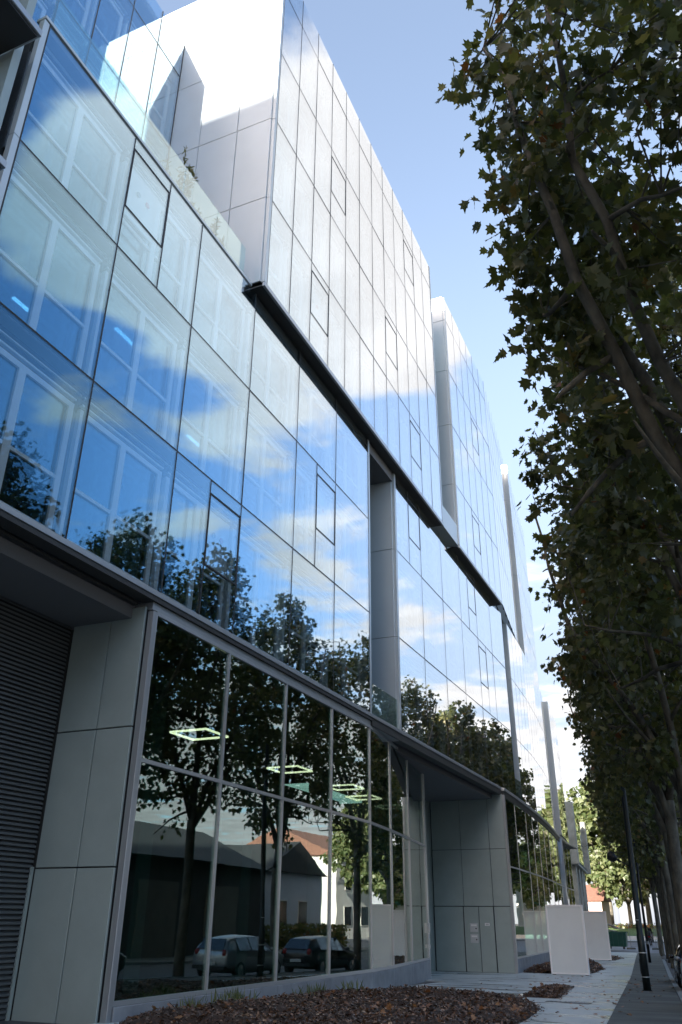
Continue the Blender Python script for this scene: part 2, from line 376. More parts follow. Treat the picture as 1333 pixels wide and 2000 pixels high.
# end kerb of the parking bay
build('kerb_stone', MB().hexa([(xk(62) + .17, 61.83, gz(62) - .1), (-1.2, 61.83, gz(62) - .1), (-1.2, 62, gz(62) - .1), (xk(62) + .17, 62, gz(62) - .1), (xk(62) + .17, 61.83, gz(62) + .01), (-1.2, 61.83, gz(62) + .01), (-1.2, 62, gz(62) + .01), (xk(62) + .17, 62, gz(62) + .01)]), 'kerb', kerb)
lw_ = MB()
for a, b in ((104, 110), (110, 117), (117, 124), (124, 150)):
    f_ = lambda y: .18 + min(1, (y - 104) / 20) * .75
    lw_.quad((-60, a, f_(a)), (40, a, f_(a)), (40, b, f_(b)), (-60, b, f_(b)))
tag(build('lawn', lw_, 'grass'), kind='structure')
sheet('pavement_far', 'paving', -70, 60, [97, 100.5, 104], -.03)

# ------------------------------------------------------------------ office building
XA, XB = -9.5, -9.14
ZA = [7.43, 10.76, 14.22, 17.51]
ZB = [17.70, 21.0, 24.49, 27.92, 31.36, 32.92]
WA = 2.827; A0 = 9.773
OB = empty('office_building', (-14, 30, 0))
tag(OB, 'long modern office building with blue reflecting glass volumes and pale metal return walls', 'office building')
GT = .016
def pane(y0, y1, z0, z1, x, m='curtain_glass', name='glass_pane', gap=.02, par=None):
    return span(name, x - GT, x, y0 + gap, y1 - gap, z0 + gap, z1 - gap, m, par or OB, 0, jit())
def bar(y0, y1, z0, z1, x, d=.05, m='joint_black', name='mullion'):
    return span(name, x - .03 - d, x + .003, y0, y1, z0, z1, m, OB)
def inner_frame(w, h, two, x, y0, z0):
    """double window behind the outer skin: frame ring, middle mullion, transom, sill and blind rail"""
    key = ('iframe', round(w, 3), round(h, 2), two)
    a, b = .09, w - .09; zb, zt = .10, h - .52; j = .13; D = .10
    if key not in CACHE:
        mb = MB()
        mb.box(-D, 0, a, a + j, zb, zt); mb.box(-D, 0, b - j, b, zb, zt)
        mb.box(-D, 0, a + j, b - j, zb, zb + .10); mb.box(-D, 0, a + j, b - j, zt - .12, zt)
        ztr = zb + (zt - zb) * .40
        if two:
            c = w / 2; mb.box(-D, .004, c - .085, c + .085, zb + .10, zt - .12)
            mb.box(-D + .01, -.004, a + j, c - .085, ztr - .035, ztr + .035); mb.box(-D + .01, -.004, c + .085, b - j, ztr - .035, ztr + .035)
        else:
            mb.box(-D + .01, -.004, a + j, b - j, ztr - .03, ztr + .03)
        mb.box(-.02, .10, a, b, zb - .05, zb - .004)       # sill
        mb.box(-.05, .03, a, b, zt + .06, zt + .10)        # head rail
        CACHE[key] = mb.mesh('window_frame', 'frame_white')
        rm = MB(); rm.tube([(.07, .04, zt + .20), (.07, w - .04, zt + .20)], .028, 7)
        CACHE[key + ('rail',)] = rm.mesh('blind_rail', 'rail_metal')
        CACHE[key + ('pane',)] = MB().box(-.06, -.045, a + j - .01, (w / 2 if two else b - j + .01), zb + .09, zt - .11).mesh('window_pane', 'inner_glass')
        if two: CACHE[key + ('pane2',)] = MB().box(-.06, -.045, w / 2, b - j + .01, zb + .09, zt - .11).mesh('window_pane', 'inner_glass')
        bk = MB(); bk.box(-.14, -.10, 0, w, 0, zb + .03); bk.box(-.14, -.10, 0, a + .06, zb + .03, zt - .06); bk.box(-.14, -.10, b - .06, w, zb + .03, zt - .06)
        CACHE[key + ('back',)] = bk.mesh('window_surround', 'cavity')
        CACHE[key + ('head',)] = MB().box(-.14, -.10, 0, w, zt - .06, h).mesh('window_head', 'soffit')
    mw = Matrix.Translation((x, y0, z0)) @ Matrix.Rotation(jit(.0015)[0], 4, 'Z')
    fo = link('window_frame', CACHE[key], OB, mw)
    for k in ('rail', 'pane', 'pane2', 'back', 'head'):
        if key + (k,) in CACHE:
            me = CACHE[key + (k,)]; link(me.name.split('.')[0], me, fo, mw)
    return fo
def opening(y0, y1, z0, z1, x, dots=True):
    """narrow leaf with a black-framed opening light"""
    zA, zB = z0 + (z1 - z0) * .36, z1 - (z1 - z0) * .10
    pane(y0, y1, z0, zA, x); pane(y0, y1, zB, z1, x)
    fr = MB(); t = .035
    fr.box(x - .05, x + .006, y0 + .01, y0 + .01 + t, zA, zB); fr.box(x - .05, x + .006, y1 - .01 - t, y1 - .01, zA, zB)
    fr.box(x - .05, x + .006, y0 + .01 + t, y1 - .01 - t, zA, zA + t); fr.box(x - .05, x + .006, y0 + .01 + t, y1 - .01 - t, zB - t, zB)
    f = build('opening_frame', fr, 'joint_black', OB)
    mwp = span('glass_pane', x - .02, x - .004, y0 + .05, y1 - .05, zA + .04, zB - .04, 'curtain_glass', f, 0, jit())
    if dots:
        span('opening_panel', x - .24, x - .21, y0 + .14, y1 - .14, zA + .10, zB - .25, 'opening_panel', f)
        for q, m_ in ((.42, 'dot_grey'), (.66, 'dot_red')):
            yy = y0 + (y1 - y0) * q; zz = zA + (zB - zA) * .55
            build('warning_disc', MB().tube([(x - .203, yy, zz), (x - .190, yy, zz)], .075, 14), m_, f)
def volume(x, y0, w, n, zs, two, openings=(), fr=True, xin=.27):
    rows = len(zs) - 1
    for r in range(rows):
        z0, z1 = zs[r], zs[r + 1]
        for k in range(n):
            a, b = y0 + k * w, y0 + (k + 1) * w
            op = [o for o in openings if o[0] == r and o[1] == k]
            if op:
                if two:
                    c = (a + b) / 2
                    bar(c - .02, c + .02, z0 + .03, z1 - .03, x, .04)
                    if op[0][2] == 0: opening(a, c, z0, z1, x); pane(c, b, z0, z1, x)
                    else: pane(a, c, z0, z1, x); opening(c, b, z0, z1, x)
                else: opening(a, b, z0, z1, x)
            else: pane(a, b, z0, z1, x, name='glass_pane')
            if fr and z1 - z0 > 2:
                inner_frame(w, z1 - z0, two, x - xin, a, z0)
    for k in range(n + 1): bar(y0 + k * w - .019, y0 + k * w + .019, zs[0], zs[-1], x)
    for z in zs[1:-1]: bar(y0, y0 + n * w, z - .019, z + .019, x, .06, name='transom')
    for z in zs[1:-1]: span('cavity_floor', x - .42, x - .12, y0, y0 + n * w, z - .03, z + .02, 'cavity', OB)
def rooms(x, y0, y1, zs, depth=6.5, ceil=.55):
    for z in zs:
        span('floor_slab', x - depth, x - .43, y0, y1, z - ceil, z - .01, 'slab', OB)
    span('back_wall', x - depth - .2, x - depth, y0, y1, zs[0], zs[-1], 'room', OB)
    for yy in (y0, y1 - .1): span('end_wall', x - depth, x - .43, yy, yy + .1, zs[0], zs[-1] - ceil, 'room', OB)
# --- lower volume A
volume(XA, A0 - WA, WA, 6, ZA, True, ((2, 1, 0), (0, 2, 1), (1, 4, 1)))
rooms(XA, A0 - WA, A0 + 5 * WA, ZA)
AE = A0 + 5 * WA          # 23.91
# --- lower volume C
C0, WC = 26.85, 2.94
volume(XA, C0, WC, 6, ZA, True, ((2, 0, 1), (1, 4, 0), (2, 3, 1)))
rooms(XA, C0, C0 + 6 * WC, ZA)
CE = C0 + 6 * WC
# --- upper volume B
B0, WB = 15.37, 1.389
volume(XB, B0, WB, 12, ZB, False, ((0, 2), (2, 3), (1, 7), (3, 9), (0, 9)))
BE = B0 + 12 * WB
rooms(XB, B0 + .15, BE - .15, ZB[:5], 4.5)
# --- upper volume D
D0, WD = 34.89, 1.411
volume(XB, D0, WD, 6, ZB, False, ((2, 3), (0, 2)))
DE = D0 + 6 * WD
rooms(XB, D0 + .15, DE - .15, ZB[:5], 4.5)
# end fins / corner trims
def trims(x, ya, zs, side):
    for z0, z1 in zip(zs[:-1], zs[1:]): span('corner_trim', x - .12, x + .012, ya, ya + .13 * side, z0 + .006, z1 - .006, 'cladding', OB, .004)
trims(XA, A0 - WA - .02, ZA, -1); trims(XA, AE + .02, ZA, 1); trims(XA, C0 - .02, ZA, -1); trims(XB, B0 - .02, ZB, -1); trims(XB, D0 - .02, ZB, -1); trims(XB, BE + .02, ZB, 1)
# cladding on return walls: wall facing the camera (-y) at y, panels between x seams and z seams
def return_wall(y, xs, zs, m='cladding', t=.05, g=.009, name='cladding_panel'):
    for xa, xb in zip(xs[:-1], xs[1:]):
        for za, zb in zip(zs[:-1], zs[1:]):
            boxo(name, ((xa + xb) / 2, y + t / 2, (za + zb) / 2), (xb - xa - 2 * g, t, zb - za - 2 * g), m, OB, rnd.uniform(-.002, .002), (0, 0), .006)
    span('wall_backing', xs[0], xs[-1] - .01, y + t - .012, y + t + .12, zs[0], zs[-1] - .05, 'joint_black', OB)
return_wall(B0 - .20, [-16.4, -14.9, -13.42, -11.97, -10.5, XB - .10], ZB[:4] + [31.3, 33.0])
return_wall(D0 - .20, [-14.5, -12.7, -10.95, XB - .10], ZB[:4] + [31.3, 33.0])
return_wall(C0 - .20, [-13.0, -11.2, XA - .10], ZA)
# facing +y end of A and B in the slots
span('end_cladding', -13.5, XA - .1, AE + .03, AE + .13, ZA[0], ZA[-1], 'cladding', OB)
span('end_cladding', -15, XB - .1, BE + .03, BE + .13, ZB[0], ZB[-1], 'cladding', OB)
# slot backs
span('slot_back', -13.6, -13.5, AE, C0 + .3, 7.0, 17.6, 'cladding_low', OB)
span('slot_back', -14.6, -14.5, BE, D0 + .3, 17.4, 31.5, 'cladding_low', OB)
span('slot_floor', -13.5, XA - .02, AE + .15, C0 - .2, 7.05, 7.42, 'fascia', OB)
span('slot_guard', XA - .06, XA - .045, AE + .2, C0 - .25, 7.44, 8.45, 'guard_glass', OB)
span('slot_sill', XB - 1.2, XB - .04, BE + .13, D0 - .2, 17.62, 18.7, 'cladding', OB, .01)
# fascias and soffits
span('fascia_band', XB - .06, XB + .02, B0 - .15, BE + .15, ZB[0] - .16, ZB[0] - .01, 'fascia', OB, .006)
span('fascia_band', XB - .06, XB + .02, D0 - .15, DE, ZB[0] - .16, ZB[0] - .01, 'fascia', OB, .006)
for q0, q1 in ((B0 - .15, BE + .1), (D0 - .15, DE)):
    n = max(1, round((q1 - q0) / 2.8)); s = (q1 - q0) / n
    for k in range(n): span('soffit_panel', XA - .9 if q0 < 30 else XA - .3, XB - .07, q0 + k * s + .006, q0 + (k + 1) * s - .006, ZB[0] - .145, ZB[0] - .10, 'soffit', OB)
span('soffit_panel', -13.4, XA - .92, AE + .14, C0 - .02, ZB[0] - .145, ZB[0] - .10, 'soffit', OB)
span('floor_slab', -15.9, XB - .1, B0 + .02, BE, ZB[0] - .09, ZB[0] - .012, 'slab', OB)
span('floor_slab', -15.9, XB - .1, D0 + .02, DE, ZB[0] - .09, ZB[0] - .012, 'slab', OB)
# roofs
for q0, q1 in ((B0, BE), (D0, DE)):
    span('roof', -16.5, XB - .06, q0, q1 + .1, 31.9, 32.2, 'slab', OB)
    span('parapet_coping', XB - .25, XB - .03, q0, q1, 32.90, 32.95, 'joint_black', OB)
    span('parapet_back', XB - .40, XB - .30, q0, q1, 31.3, 32.85, 'cladding_low', OB)
# --- A roof terrace with glass guard, set-back storeys
span('roof_terrace', -13.1, XA - .05, A0 - WA, B0 - .2, 17.40, 17.53, 'slab', OB)
span('terrace_coping', XA - .22, XA + .03, A0 - WA - .15, B0 - .25, 17.535, 17.62, 'cladding', OB, .006)
gy = [A0 - WA + .05, 8.55, 10.15, 11.75, 13.3, 14.80]
for a, b in zip(gy[:-1], gy[1:]): span('guard_pane', XA - .09, XA - .07, a + .01, b - .01, 17.62, 18.70, 'guard_glass', OB, 0, jit(.001))
XS = -13.16; ZS = [17.62, 21.3, 24.95, 28.65, 30.45]
n = 6; ws = (B0 - .22 - 6.95) / n
for r in range(4):
    for k in range(n):
        a = 6.95 + k * ws; pane(a, a + ws, ZS[r], ZS[r + 1], XS)
        if ZS[r + 1] - ZS[r] > 2: inner_frame(ws, ZS[r + 1] - ZS[r], False, XS - .27, a, ZS[r])
for k in range(n + 1): bar(6.95 + k * ws - .02, 6.95 + k * ws + .02, ZS[0], ZS[-1], XS)
for z in ZS[1:-1]: bar(6.95, 6.95 + n * ws, z - .02, z + .02, XS, .06, name='transom')
rooms(XS, 6.95, 6.95 + n * ws, ZS[:4], 4)
span('roof', -17.5, XS - .05, 6.95, B0 - .25, 29.6, 29.9, 'slab', OB)
span('parapet_back', XS - .5, XS - .4, 6.95, B0 - .25, 29.9, 30.4, 'cladding_low', OB)
# ceiling light strips seen behind the panes
for x, ya, yb, z in ((-10.6, 11.3, 12.1, 13.55), (-11.5, 9.2, 9.85, 13.05), (-10.2, 17.55, 18.35, 20.35), (-10.2, 20.1, 20.8, 20.3), (-10.3, 24.6, 25.4, 20.3), (-10.3, 27.6, 28.0, 20.3), (-10.4, 30.0, 30.4, 20.25), (-10.3, 31.0, 31.3, 23.8), (-11.2, 15.2, 15.9, 13.1)):
    span('light_strip', x - .04, x + .04, ya, yb, z - .03, z, 'led', OB)
# --- ground floor: shopfront G
GX = -9.53; GB = [12.55 + 2.84 * k for k in range(5)]
GP = [(GX, y) for y in GB] + [(-9.78, 26.35), (-10.20, 29.30), (-10.66, 32.45)]
ZG0, ZGM, ZGT = .317, 4.19, 6.98
def seg(p, q): 
    d = Vector((q[0] - p[0], q[1] - p[1], 0)); return d.length, math.atan2(-d.x, d.y), Vector(((p[0] + q[0]) / 2, (p[1] + q[1]) / 2, 0))
def along(name, p, q, x0, x1, z0, z1, m, e=0., tilt=(0, 0), bevel=0):
    Ln, rz, c = seg(p, q); off = Vector((math.cos(rz), math.sin(rz), 0)) * ((x0 + x1) / 2)
    return boxo(name, (c.x + off.x, c.y + off.y, (z0 + z1) / 2), (abs(x1 - x0), Ln - 2 * e, z1 - z0), m, OB, rz, tilt, bevel)
for p, q in zip(GP[:-1], GP[1:]):
    along('shopfront_pane', p, q, -.016, 0, ZG0 + .07, ZGM - .03, 'shop_glass', .03, jit(.0015)); along('shopfront_pane', p, q, -.016, 0, ZGM + .03, ZGT - .02, 'shop_glass', .03, jit(.0015))
    along('shopfront_rail', p, q, -.07, .035, ZG0, ZG0 + .07, 'frame_alu'); along('shopfront_rail', p, q, -.06, .03, ZGM - .035, ZGM + .035, 'frame_alu', .03); along('shopfront_rail', p, q, -.07, .035, ZGT - .02, ZGT + .06, 'frame_alu')
    along('plinth_block', p, q, -.35, .07, -.75, ZG0 - .006, 'concrete_plinth', .004, bevel=.008)
for i, (x, y) in enumerate(GP):
    span('shopfront_mullion', x - .07, x + .036, y - .03, y + .03, ZG0 + .071, ZGT - .021, 'frame_alu', OB)
span('fascia_band', XA - .5, XA - .02, 12.42, AE + .1, ZGT + .062, 7.20, 'fascia', OB, .005)
span('fascia_band', XA - .30, XA + .03, A0 - WA - .1, AE + .12, 7.205, 7.30, 'soffit', OB)
span('fascia_band', XA - .30, XA + .05, A0 - WA - .1, AE + .14, 7.305, 7.415, 'fascia', OB, .006)
span('fascia_band', XA - .30, XA + .05, AE + .15, CE + .1, 7.305, 7.415, 'fascia', OB, .006)
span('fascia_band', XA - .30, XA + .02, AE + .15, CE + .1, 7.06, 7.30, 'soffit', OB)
# shop interior
span('shop_floor', -18, -9.9, 12.6, 24.4, -.2, .26, 'dark_room', OB); build('shop_floor', MB().prism([(-18, 24.41), (-9.92, 24.41), (-10.12, 26.35), (-10.56, 29.3), (-11.0, 32.4), (-18, 32.4)], -.2, .26), 'dark_room', OB); span('shop_ceiling', -18, -9.9, 12.5, 24.4, 6.78, 6.86, 'dark_room', OB); build('shop_ceiling', MB().prism([(-18, 24.41), (-9.75, 24.41), (-9.90, 26.35), (-10.32, 29.3), (-10.78, 32.4), (-18, 32.4)], 6.78, 6.86), 'dark_room', OB)
span('back_wall', -18.2, -18, 12.4, 40.9, -.5, 7.1, 'dark_room', OB); span('end_wall', -18, -9.95, 12.47, 12.58, -.1, 7.06, 'dark_room', OB)
for yy, xx in ((15.5, -11.6), (20.4, -11.9), (26.0, -12.2), (22.9, -13.6)):
    span('shop_column', xx - .26, xx + .26, yy - .26, yy + .26, .26, 6.77, 'room', OB, .01)
for (xx, yy) in ((-12.0, 18.2), (-12.3, 24.0), (-12.2, 28.2), (-12.6, 31.0)):
    f = MB(); a, t = .55, .03; z = 5.85
    f.box(xx - a, xx + a, yy - a, yy - a + t, z, z + .05).box(xx - a, xx + a, yy + a - t, yy + a, z, z + .05).box(xx - a, xx - a + t, yy - a + t, yy + a - t, z, z + .05).box(xx + a - t, xx + a, yy - a + t, yy + a - t, z, z + .05)
    r_ = build('light_ring', f, 'led_ring', OB)
    w_ = MB()
    for sx, sy in ((-1, -1), (1, 1), (-1, 1), (1, -1)): w_.tube([(xx + sx * (a - .03), yy + sy * (a - .03), z + .05), (xx + sx * .1, yy + sy * .1, 6.78)], .006, 4)
    build('light_wire', w_, 'iron', r_)
# corner trim + return wall beside the louvred recess
span('corner_trim', XA - .10, XA + .03, 12.40, 12.52, .0, 7.0, 'fascia', OB, .006)
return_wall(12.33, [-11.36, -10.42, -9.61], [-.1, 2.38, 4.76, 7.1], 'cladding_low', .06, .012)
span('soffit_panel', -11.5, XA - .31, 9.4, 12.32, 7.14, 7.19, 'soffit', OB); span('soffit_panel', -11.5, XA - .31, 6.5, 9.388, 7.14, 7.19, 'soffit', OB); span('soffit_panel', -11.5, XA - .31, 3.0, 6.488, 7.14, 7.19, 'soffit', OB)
lw = span('louvre_wall', -11.62, -11.44, 2.5, 12.36, -.1, 7.13, 'joint_black', OB)
z = .12
while z < 7.08:
    for ya, yb in ((3.0, 6.3), (6.32, 9.4), (9.42, 12.30)):
        key = ('slat', round(yb - ya, 2))
        if key not in CACHE:
            l_ = yb - ya; CACHE[key] = MB().hexa([(0, 0, 0), (.055, 0, -.03), (.055, l_, -.03), (0, l_, 0), (0, 0, .035), (.055, 0, .005), (.055, l_, .005), (0, l_, .035)]).mesh('louvre_slat', 'louvre')
        link('louvre_slat', CACHE[key], lw, Matrix.Translation((-11.44, ya, z)))
    z += .082
span('door_frame', -11.40, -11.36, 12.25, 12.31, .0, 2.4, 'cladding_low', OB)
# --- entrance recess (wall facing the camera at y = 40.85)
RY = 40.85
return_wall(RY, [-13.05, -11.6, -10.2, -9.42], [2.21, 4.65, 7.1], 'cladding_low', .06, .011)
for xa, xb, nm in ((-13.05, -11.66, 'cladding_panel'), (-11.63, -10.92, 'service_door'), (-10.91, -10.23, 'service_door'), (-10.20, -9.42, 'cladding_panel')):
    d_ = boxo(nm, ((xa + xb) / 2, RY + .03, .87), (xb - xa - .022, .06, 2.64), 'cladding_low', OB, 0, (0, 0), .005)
    if nm == 'service_door' and xa < -11.5:
        for zz in (1.33, .88):
            p_ = boxo('hatch', (-11.18, RY - .006, zz), (.37, .014, .36), 'plate', d_, 0, (0, 0), .003)
            boxo('hatch_label', (-11.18, RY - .016, zz + .09), (.26, .006, .07), 'board_frame', p_)
            build('hatch_lock', MB().tube([(-11.08, RY - .014, zz - .04), (-11.08, RY - .03, zz - .04)], .03, 10), 'iron', p_)
    elif nm == 'service_door':
        pl = boxo('door_notice', (-10.55, RY - .004, 1.46), (.22, .008, .11), 'board_frame', d_)
        for q in (-.022, .0, .022): boxo('notice_line', (-10.55, RY - .010, 1.46 + q), (.15, .003, .008), 'iron', pl)
span('wall_backing', -13.1, -9.45, RY + .062, RY + .2, -.55, 2.2, 'joint_black', OB)
span('recess_wall', -13.25, -13.1, 32.4, RY + .1, -.5, 7.15, 'cladding_low', OB)
span('recess_return', -13.1, -10.75, 32.52, 32.62, -.5, 7.1, 'shop_glass', OB)
for k in range(3): span('soffit_panel', -13.1, XA - .31, 27.2 + k * 4.56, 27.2 + (k + 1) * 4.56 - .012, 7.14, 7.19, 'soffit', OB)
span('door_post', -10.75, -10.63, 32.47, 32.60, -.4, 7.0, 'frame_alu', OB); boxo('intercom', (-10.60, 32.42, 1.35), (.10, .03, .34), 'plate', OB); boxo('intercom', (-10.60, 32.42, .75), (.08, .03, .12), 'plate', OB)
# --- far volumes that follow the bend of the street
def curve_volume(pts, w, zs, name='glass_pane', m='curtain_glass', back=True, e=.012):
    P = [Vector((p[0], p[1], 0)) for p in pts]; out_ = [P[0]]
    for a, b in zip(P[:-1], P[1:]):
        n_ = max(1, round((b - a).length / w))
        for k in range(1, n_ + 1): out_.append(a.lerp(b, k / n_))
    for a, b in zip(out_[:-1], out_[1:]):
        for z0, z1 in zip(zs[:-1], zs[1:]):
            along(name, a, b, -GT, 0, z0 + .018, z1 - .018, m, max(e, .018), jit(.0016))
        along('mullion', a, b, -.03, -.026, zs[0], zs[-1], 'joint_black', 0) if False else None
        if back: along('inner_wall', a, b, -.40, -.34, zs[0], zs[-1], 'cavity')
    for q in out_: span('mullion', q.x - .09, q.x + .002, q.y - .017, q.y + .017, zs[0], zs[-1], 'joint_black', OB)
    for a, b in zip(out_[:-1], out_[1:]):
        for z in zs[1:-1]: along('transom', a, b, -.09, .002, z - .016, z + .016, 'joint_black')
    return out_
D2 = [(XB, DE), (-9.42, 45.8), (-9.70, 48.4), (-9.98, 50.9), (-10.34, 53.6)]
curve_volume(D2, 1.41, ZB)
FF = [(-10.30, 54.9), (-10.75, 58.4), (-11.2, 62.6), (-11.66, 66.8)]
curve_volume(FF, 1.41, ZB)
EE = [(-9.66, 46.6), (-9.93, 51.9), (-10.4, 57.6), (-11.0, 63.4), (-11.15, 64.9)]
curve_volume(EE, 1.45, ZA)
E2 = [(-11.10, 66.9), (-11.5, 71.2), (-12.02, 75.6)]
curve_volume(E2, 1.45, ZA)
def core(name, pts, z0, z1, m='cavity', back=8): build(name, MB().prism([(p[0] - .45, p[1]) for p in pts] + [(pts[-1][0] - back, pts[-1][1]), (pts[0][0] - back, pts[0][1])], z0, z1), m, OB)
span('core_block', -18, -13.62, AE, C0 + .1, 6.9, 17.7, 'cavity', OB); core('core_block', D2, ZB[0] - .1, 32.3); core('core_block', FF, ZB[0] - .1, 32.3); core('core_block', EE, 7.1, ZB[0] - .12); core('core_block', E2, 7.1, 17.45)
for pts, z0, z1 in ((FF, ZB[0], 33), (EE, ZA[0], ZA[-1]), (E2, ZA[0], ZA[-1])):
    x, y = pts[0]; zz = np.linspace(z0, z1, 4 if z1 < 20 else 6)
    for a, b in zip(zz[:-1], zz[1:]): span('cladding_panel', x - 1.9, x + .02, y - .16, y - .03, a + .008, b - .008, 'cladding', OB, .006)
x, y = FF[-1]; span('end_cladding', x - 7, x - .02, y + .02, y + .14, ZB[0], 32.9, 'cladding', OB)
x, y = E2[-1]; span('end_cladding', x - 7, x - .02, y + .02, y + .14, 7.0, 17.5, 'cladding', OB)
span('slot_back', -13.6, -13.5, CE - .3, 46.9, 7.0, 17.6, 'cladding_low', OB); span('slot_guard', XA - .1, XA - .08, CE + .02, 46.4, 7.44, 8.4, 'guard_glass', OB)
# ground floor H under the bend
HP = [(-9.40, 41.0), (-9.50, 43.8), (-9.68, 47.2), (-9.95, 51.9), (-10.42, 57.6), (-11.0, 63.4), (-11.35, 67.2), (-11.95, 75.2)]
ho = curve_volume(HP, 2.85, [.1, 3.9, 6.95], 'shopfront_pane', 'shop_glass', False, .02)
for a, b in zip(ho[:-1], ho[1:]):
    along('plinth_block', a, b, -.3, .05, -.9, .09, 'concrete_plinth', .003, bevel=.006); along('shopfront_rail', a, b, -.05, .03, 3.87, 3.93, 'frame_alu'); along('fascia_band', a, b, -.3, .08, 7.26, 7.40, 'fascia'); along('fascia_band', a, b, -.3, .04, 6.96, 7.25, 'soffit')
    along('shopfront_rail', a, b, -.05, .03, .095, .16, 'frame_alu')
for q in ho: span('shopfront_mullion', q.x - .05, q.x + .014, q.y - .02, q.y + .02, .161, 6.95, 'frame_alu', OB)
core('core_block', [(p[0] - 4, p[1]) for p in HP], -.5, 7.0, 'dark_room')
span('corner_trim', -9.42, -9.30, 40.84, 40.99, -.5, 7.05, 'fascia', OB, .006)
build('column', MB().tube([(-11.42, 66.9, -.6), (-11.42, 66.9, 3.4), (-11.42, 66.9, 7.2)], .29, 20), 'fascia', OB, True)
span('bay_soffit', -14, -11.3, 66, 75, 7.02, 7.08, 'soffit', OB)
# building back so that the block is closed

# ------------------------------------------------------------------ neighbouring block at the left edge
NB = empty('neighbouring_building', (-14, 0, 0))
tag(NB, 'pale neighbouring block with white framed windows and grey projecting ledges beside the glass offices', 'building')
span('wall', -24, -9.95, -45, 6.42, -.2, 23.2, 'render_white', NB)
span('wall_return', -10.6, -9.60, 6.43, 6.60, 7.2, 23, 'cladding_low', NB)
span('roof_edge', -24.2, -9.80, -45.2, 6.55, 23.2, 23.5, 'cladding_low', NB)
for k in range(7):
    zl = 9.25 + 3.45 * (k - 0) - 0.0
    if zl > 20.5: break
    span('ledge', -9.62, -8.98, -20, 6.46, zl, zl + .16, 'fascia', NB, .01)
    span('ledge_soffit', -9.92, -9.03, -19.95, 6.40, zl - .05, zl - .004, 'soffit', NB)
    for j in range(8):
        y1 = 6.20 - j * 3.2; f = MB(); za, zb_ = zl + .45, zl + 3.05; ya = y1 - 2.4
        f.box(-9.948, -9.84, ya, ya + .12, za, zb_).box(-9.948, -9.84, y1 - .12, y1, za, zb_).box(-9.948, -9.84, ya + .12, y1 - .12, za, za + .12).box(-9.948, -9.84, ya + .12, y1 - .12, zb_ - .12, zb_).box(-9.948, -9.85, (ya + y1) / 2 - .06, (ya + y1) / 2 + .06, za + .12, zb_ - .12)
        w_ = build('window', f, 'frame_white', NB)
        span('pane', -9.944, -9.90, ya + .1, y1 - .1, za + .1, zb_ - .1, 'pane_dark', w_)

# ------------------------------------------------------------------ trees
LEAF = [(0, 0), (.16, .03), (.44, -.02), (.33, .20), (.62, .34), (.36, .46), (.40, .70), (.17, .66), (0, 1.0), (-.17, .66), (-.40, .70), (-.36, .46), (-.62, .34), (-.33, .20), (-.44, -.02), (-.16, .03)]
LEAF_S = [(0, 0), (.42, .05), (.55, .40), (.25, .62), (0, 1.0), (-.25, .62), (-.55, .40), (-.42, .05)]
def leaves_mesh(name, pos, nrm, dirs, size, m, shape, seed=0, tint=None):
    """pos (n,3); nrm, dirs unit vectors; one folded, lobed polygon fan per leaf"""
    rs = np.random.RandomState(seed); n = len(pos); sh = np.array(shape); k = len(sh)
    side = np.cross(dirs, nrm); side /= np.linalg.norm(side, axis=1, keepdims=True) + 1e-9; nrm = np.cross(side, dirs)
    fold = rs.uniform(.05, .45, n); curl = rs.uniform(-.1, .35, n)
    verts = np.zeros((n, k + 1, 3))
    for i in range(k + 1):
        a, b = (0., .34) if i == k else sh[i]
        verts[:, i, :] = pos + size[:, None] * (side * a + dirs * b + nrm * (abs(a) * fold - b * b * curl)[:, None])
    fi = np.array([[i, (i + 1) % k, k] for i in range(k)])
    faces = (np.arange(n)[:, None, None] * (k + 1) + fi[None]).reshape(-1, 3)
    me = bpy.data.meshes.new(name); me.vertices.add(n * (k + 1)); me.vertices.foreach_set('co', verts.reshape(-1))
    nf = len(faces); me.loops.add(nf * 3); me.polygons.add(nf)
    me.loops.foreach_set('vertex_index', faces.reshape(-1).astype(np.int32)); me.polygons.foreach_set('loop_start', np.arange(0, nf * 3, 3, dtype=np.int32))
    me.materials.append(MATS[m]); me.update(calc_edges=True)
    at = me.attributes.new('tint', 'FLOAT', 'POINT'); tt = rs.rand(n) if tint is None else tint
    at.data.foreach_set('value', np.repeat(tt, k + 1).astype(np.float32)); me.validate(); return me
def unit(a): return a / (np.linalg.norm(a, axis=1, keepdims=True) + 1e-9)
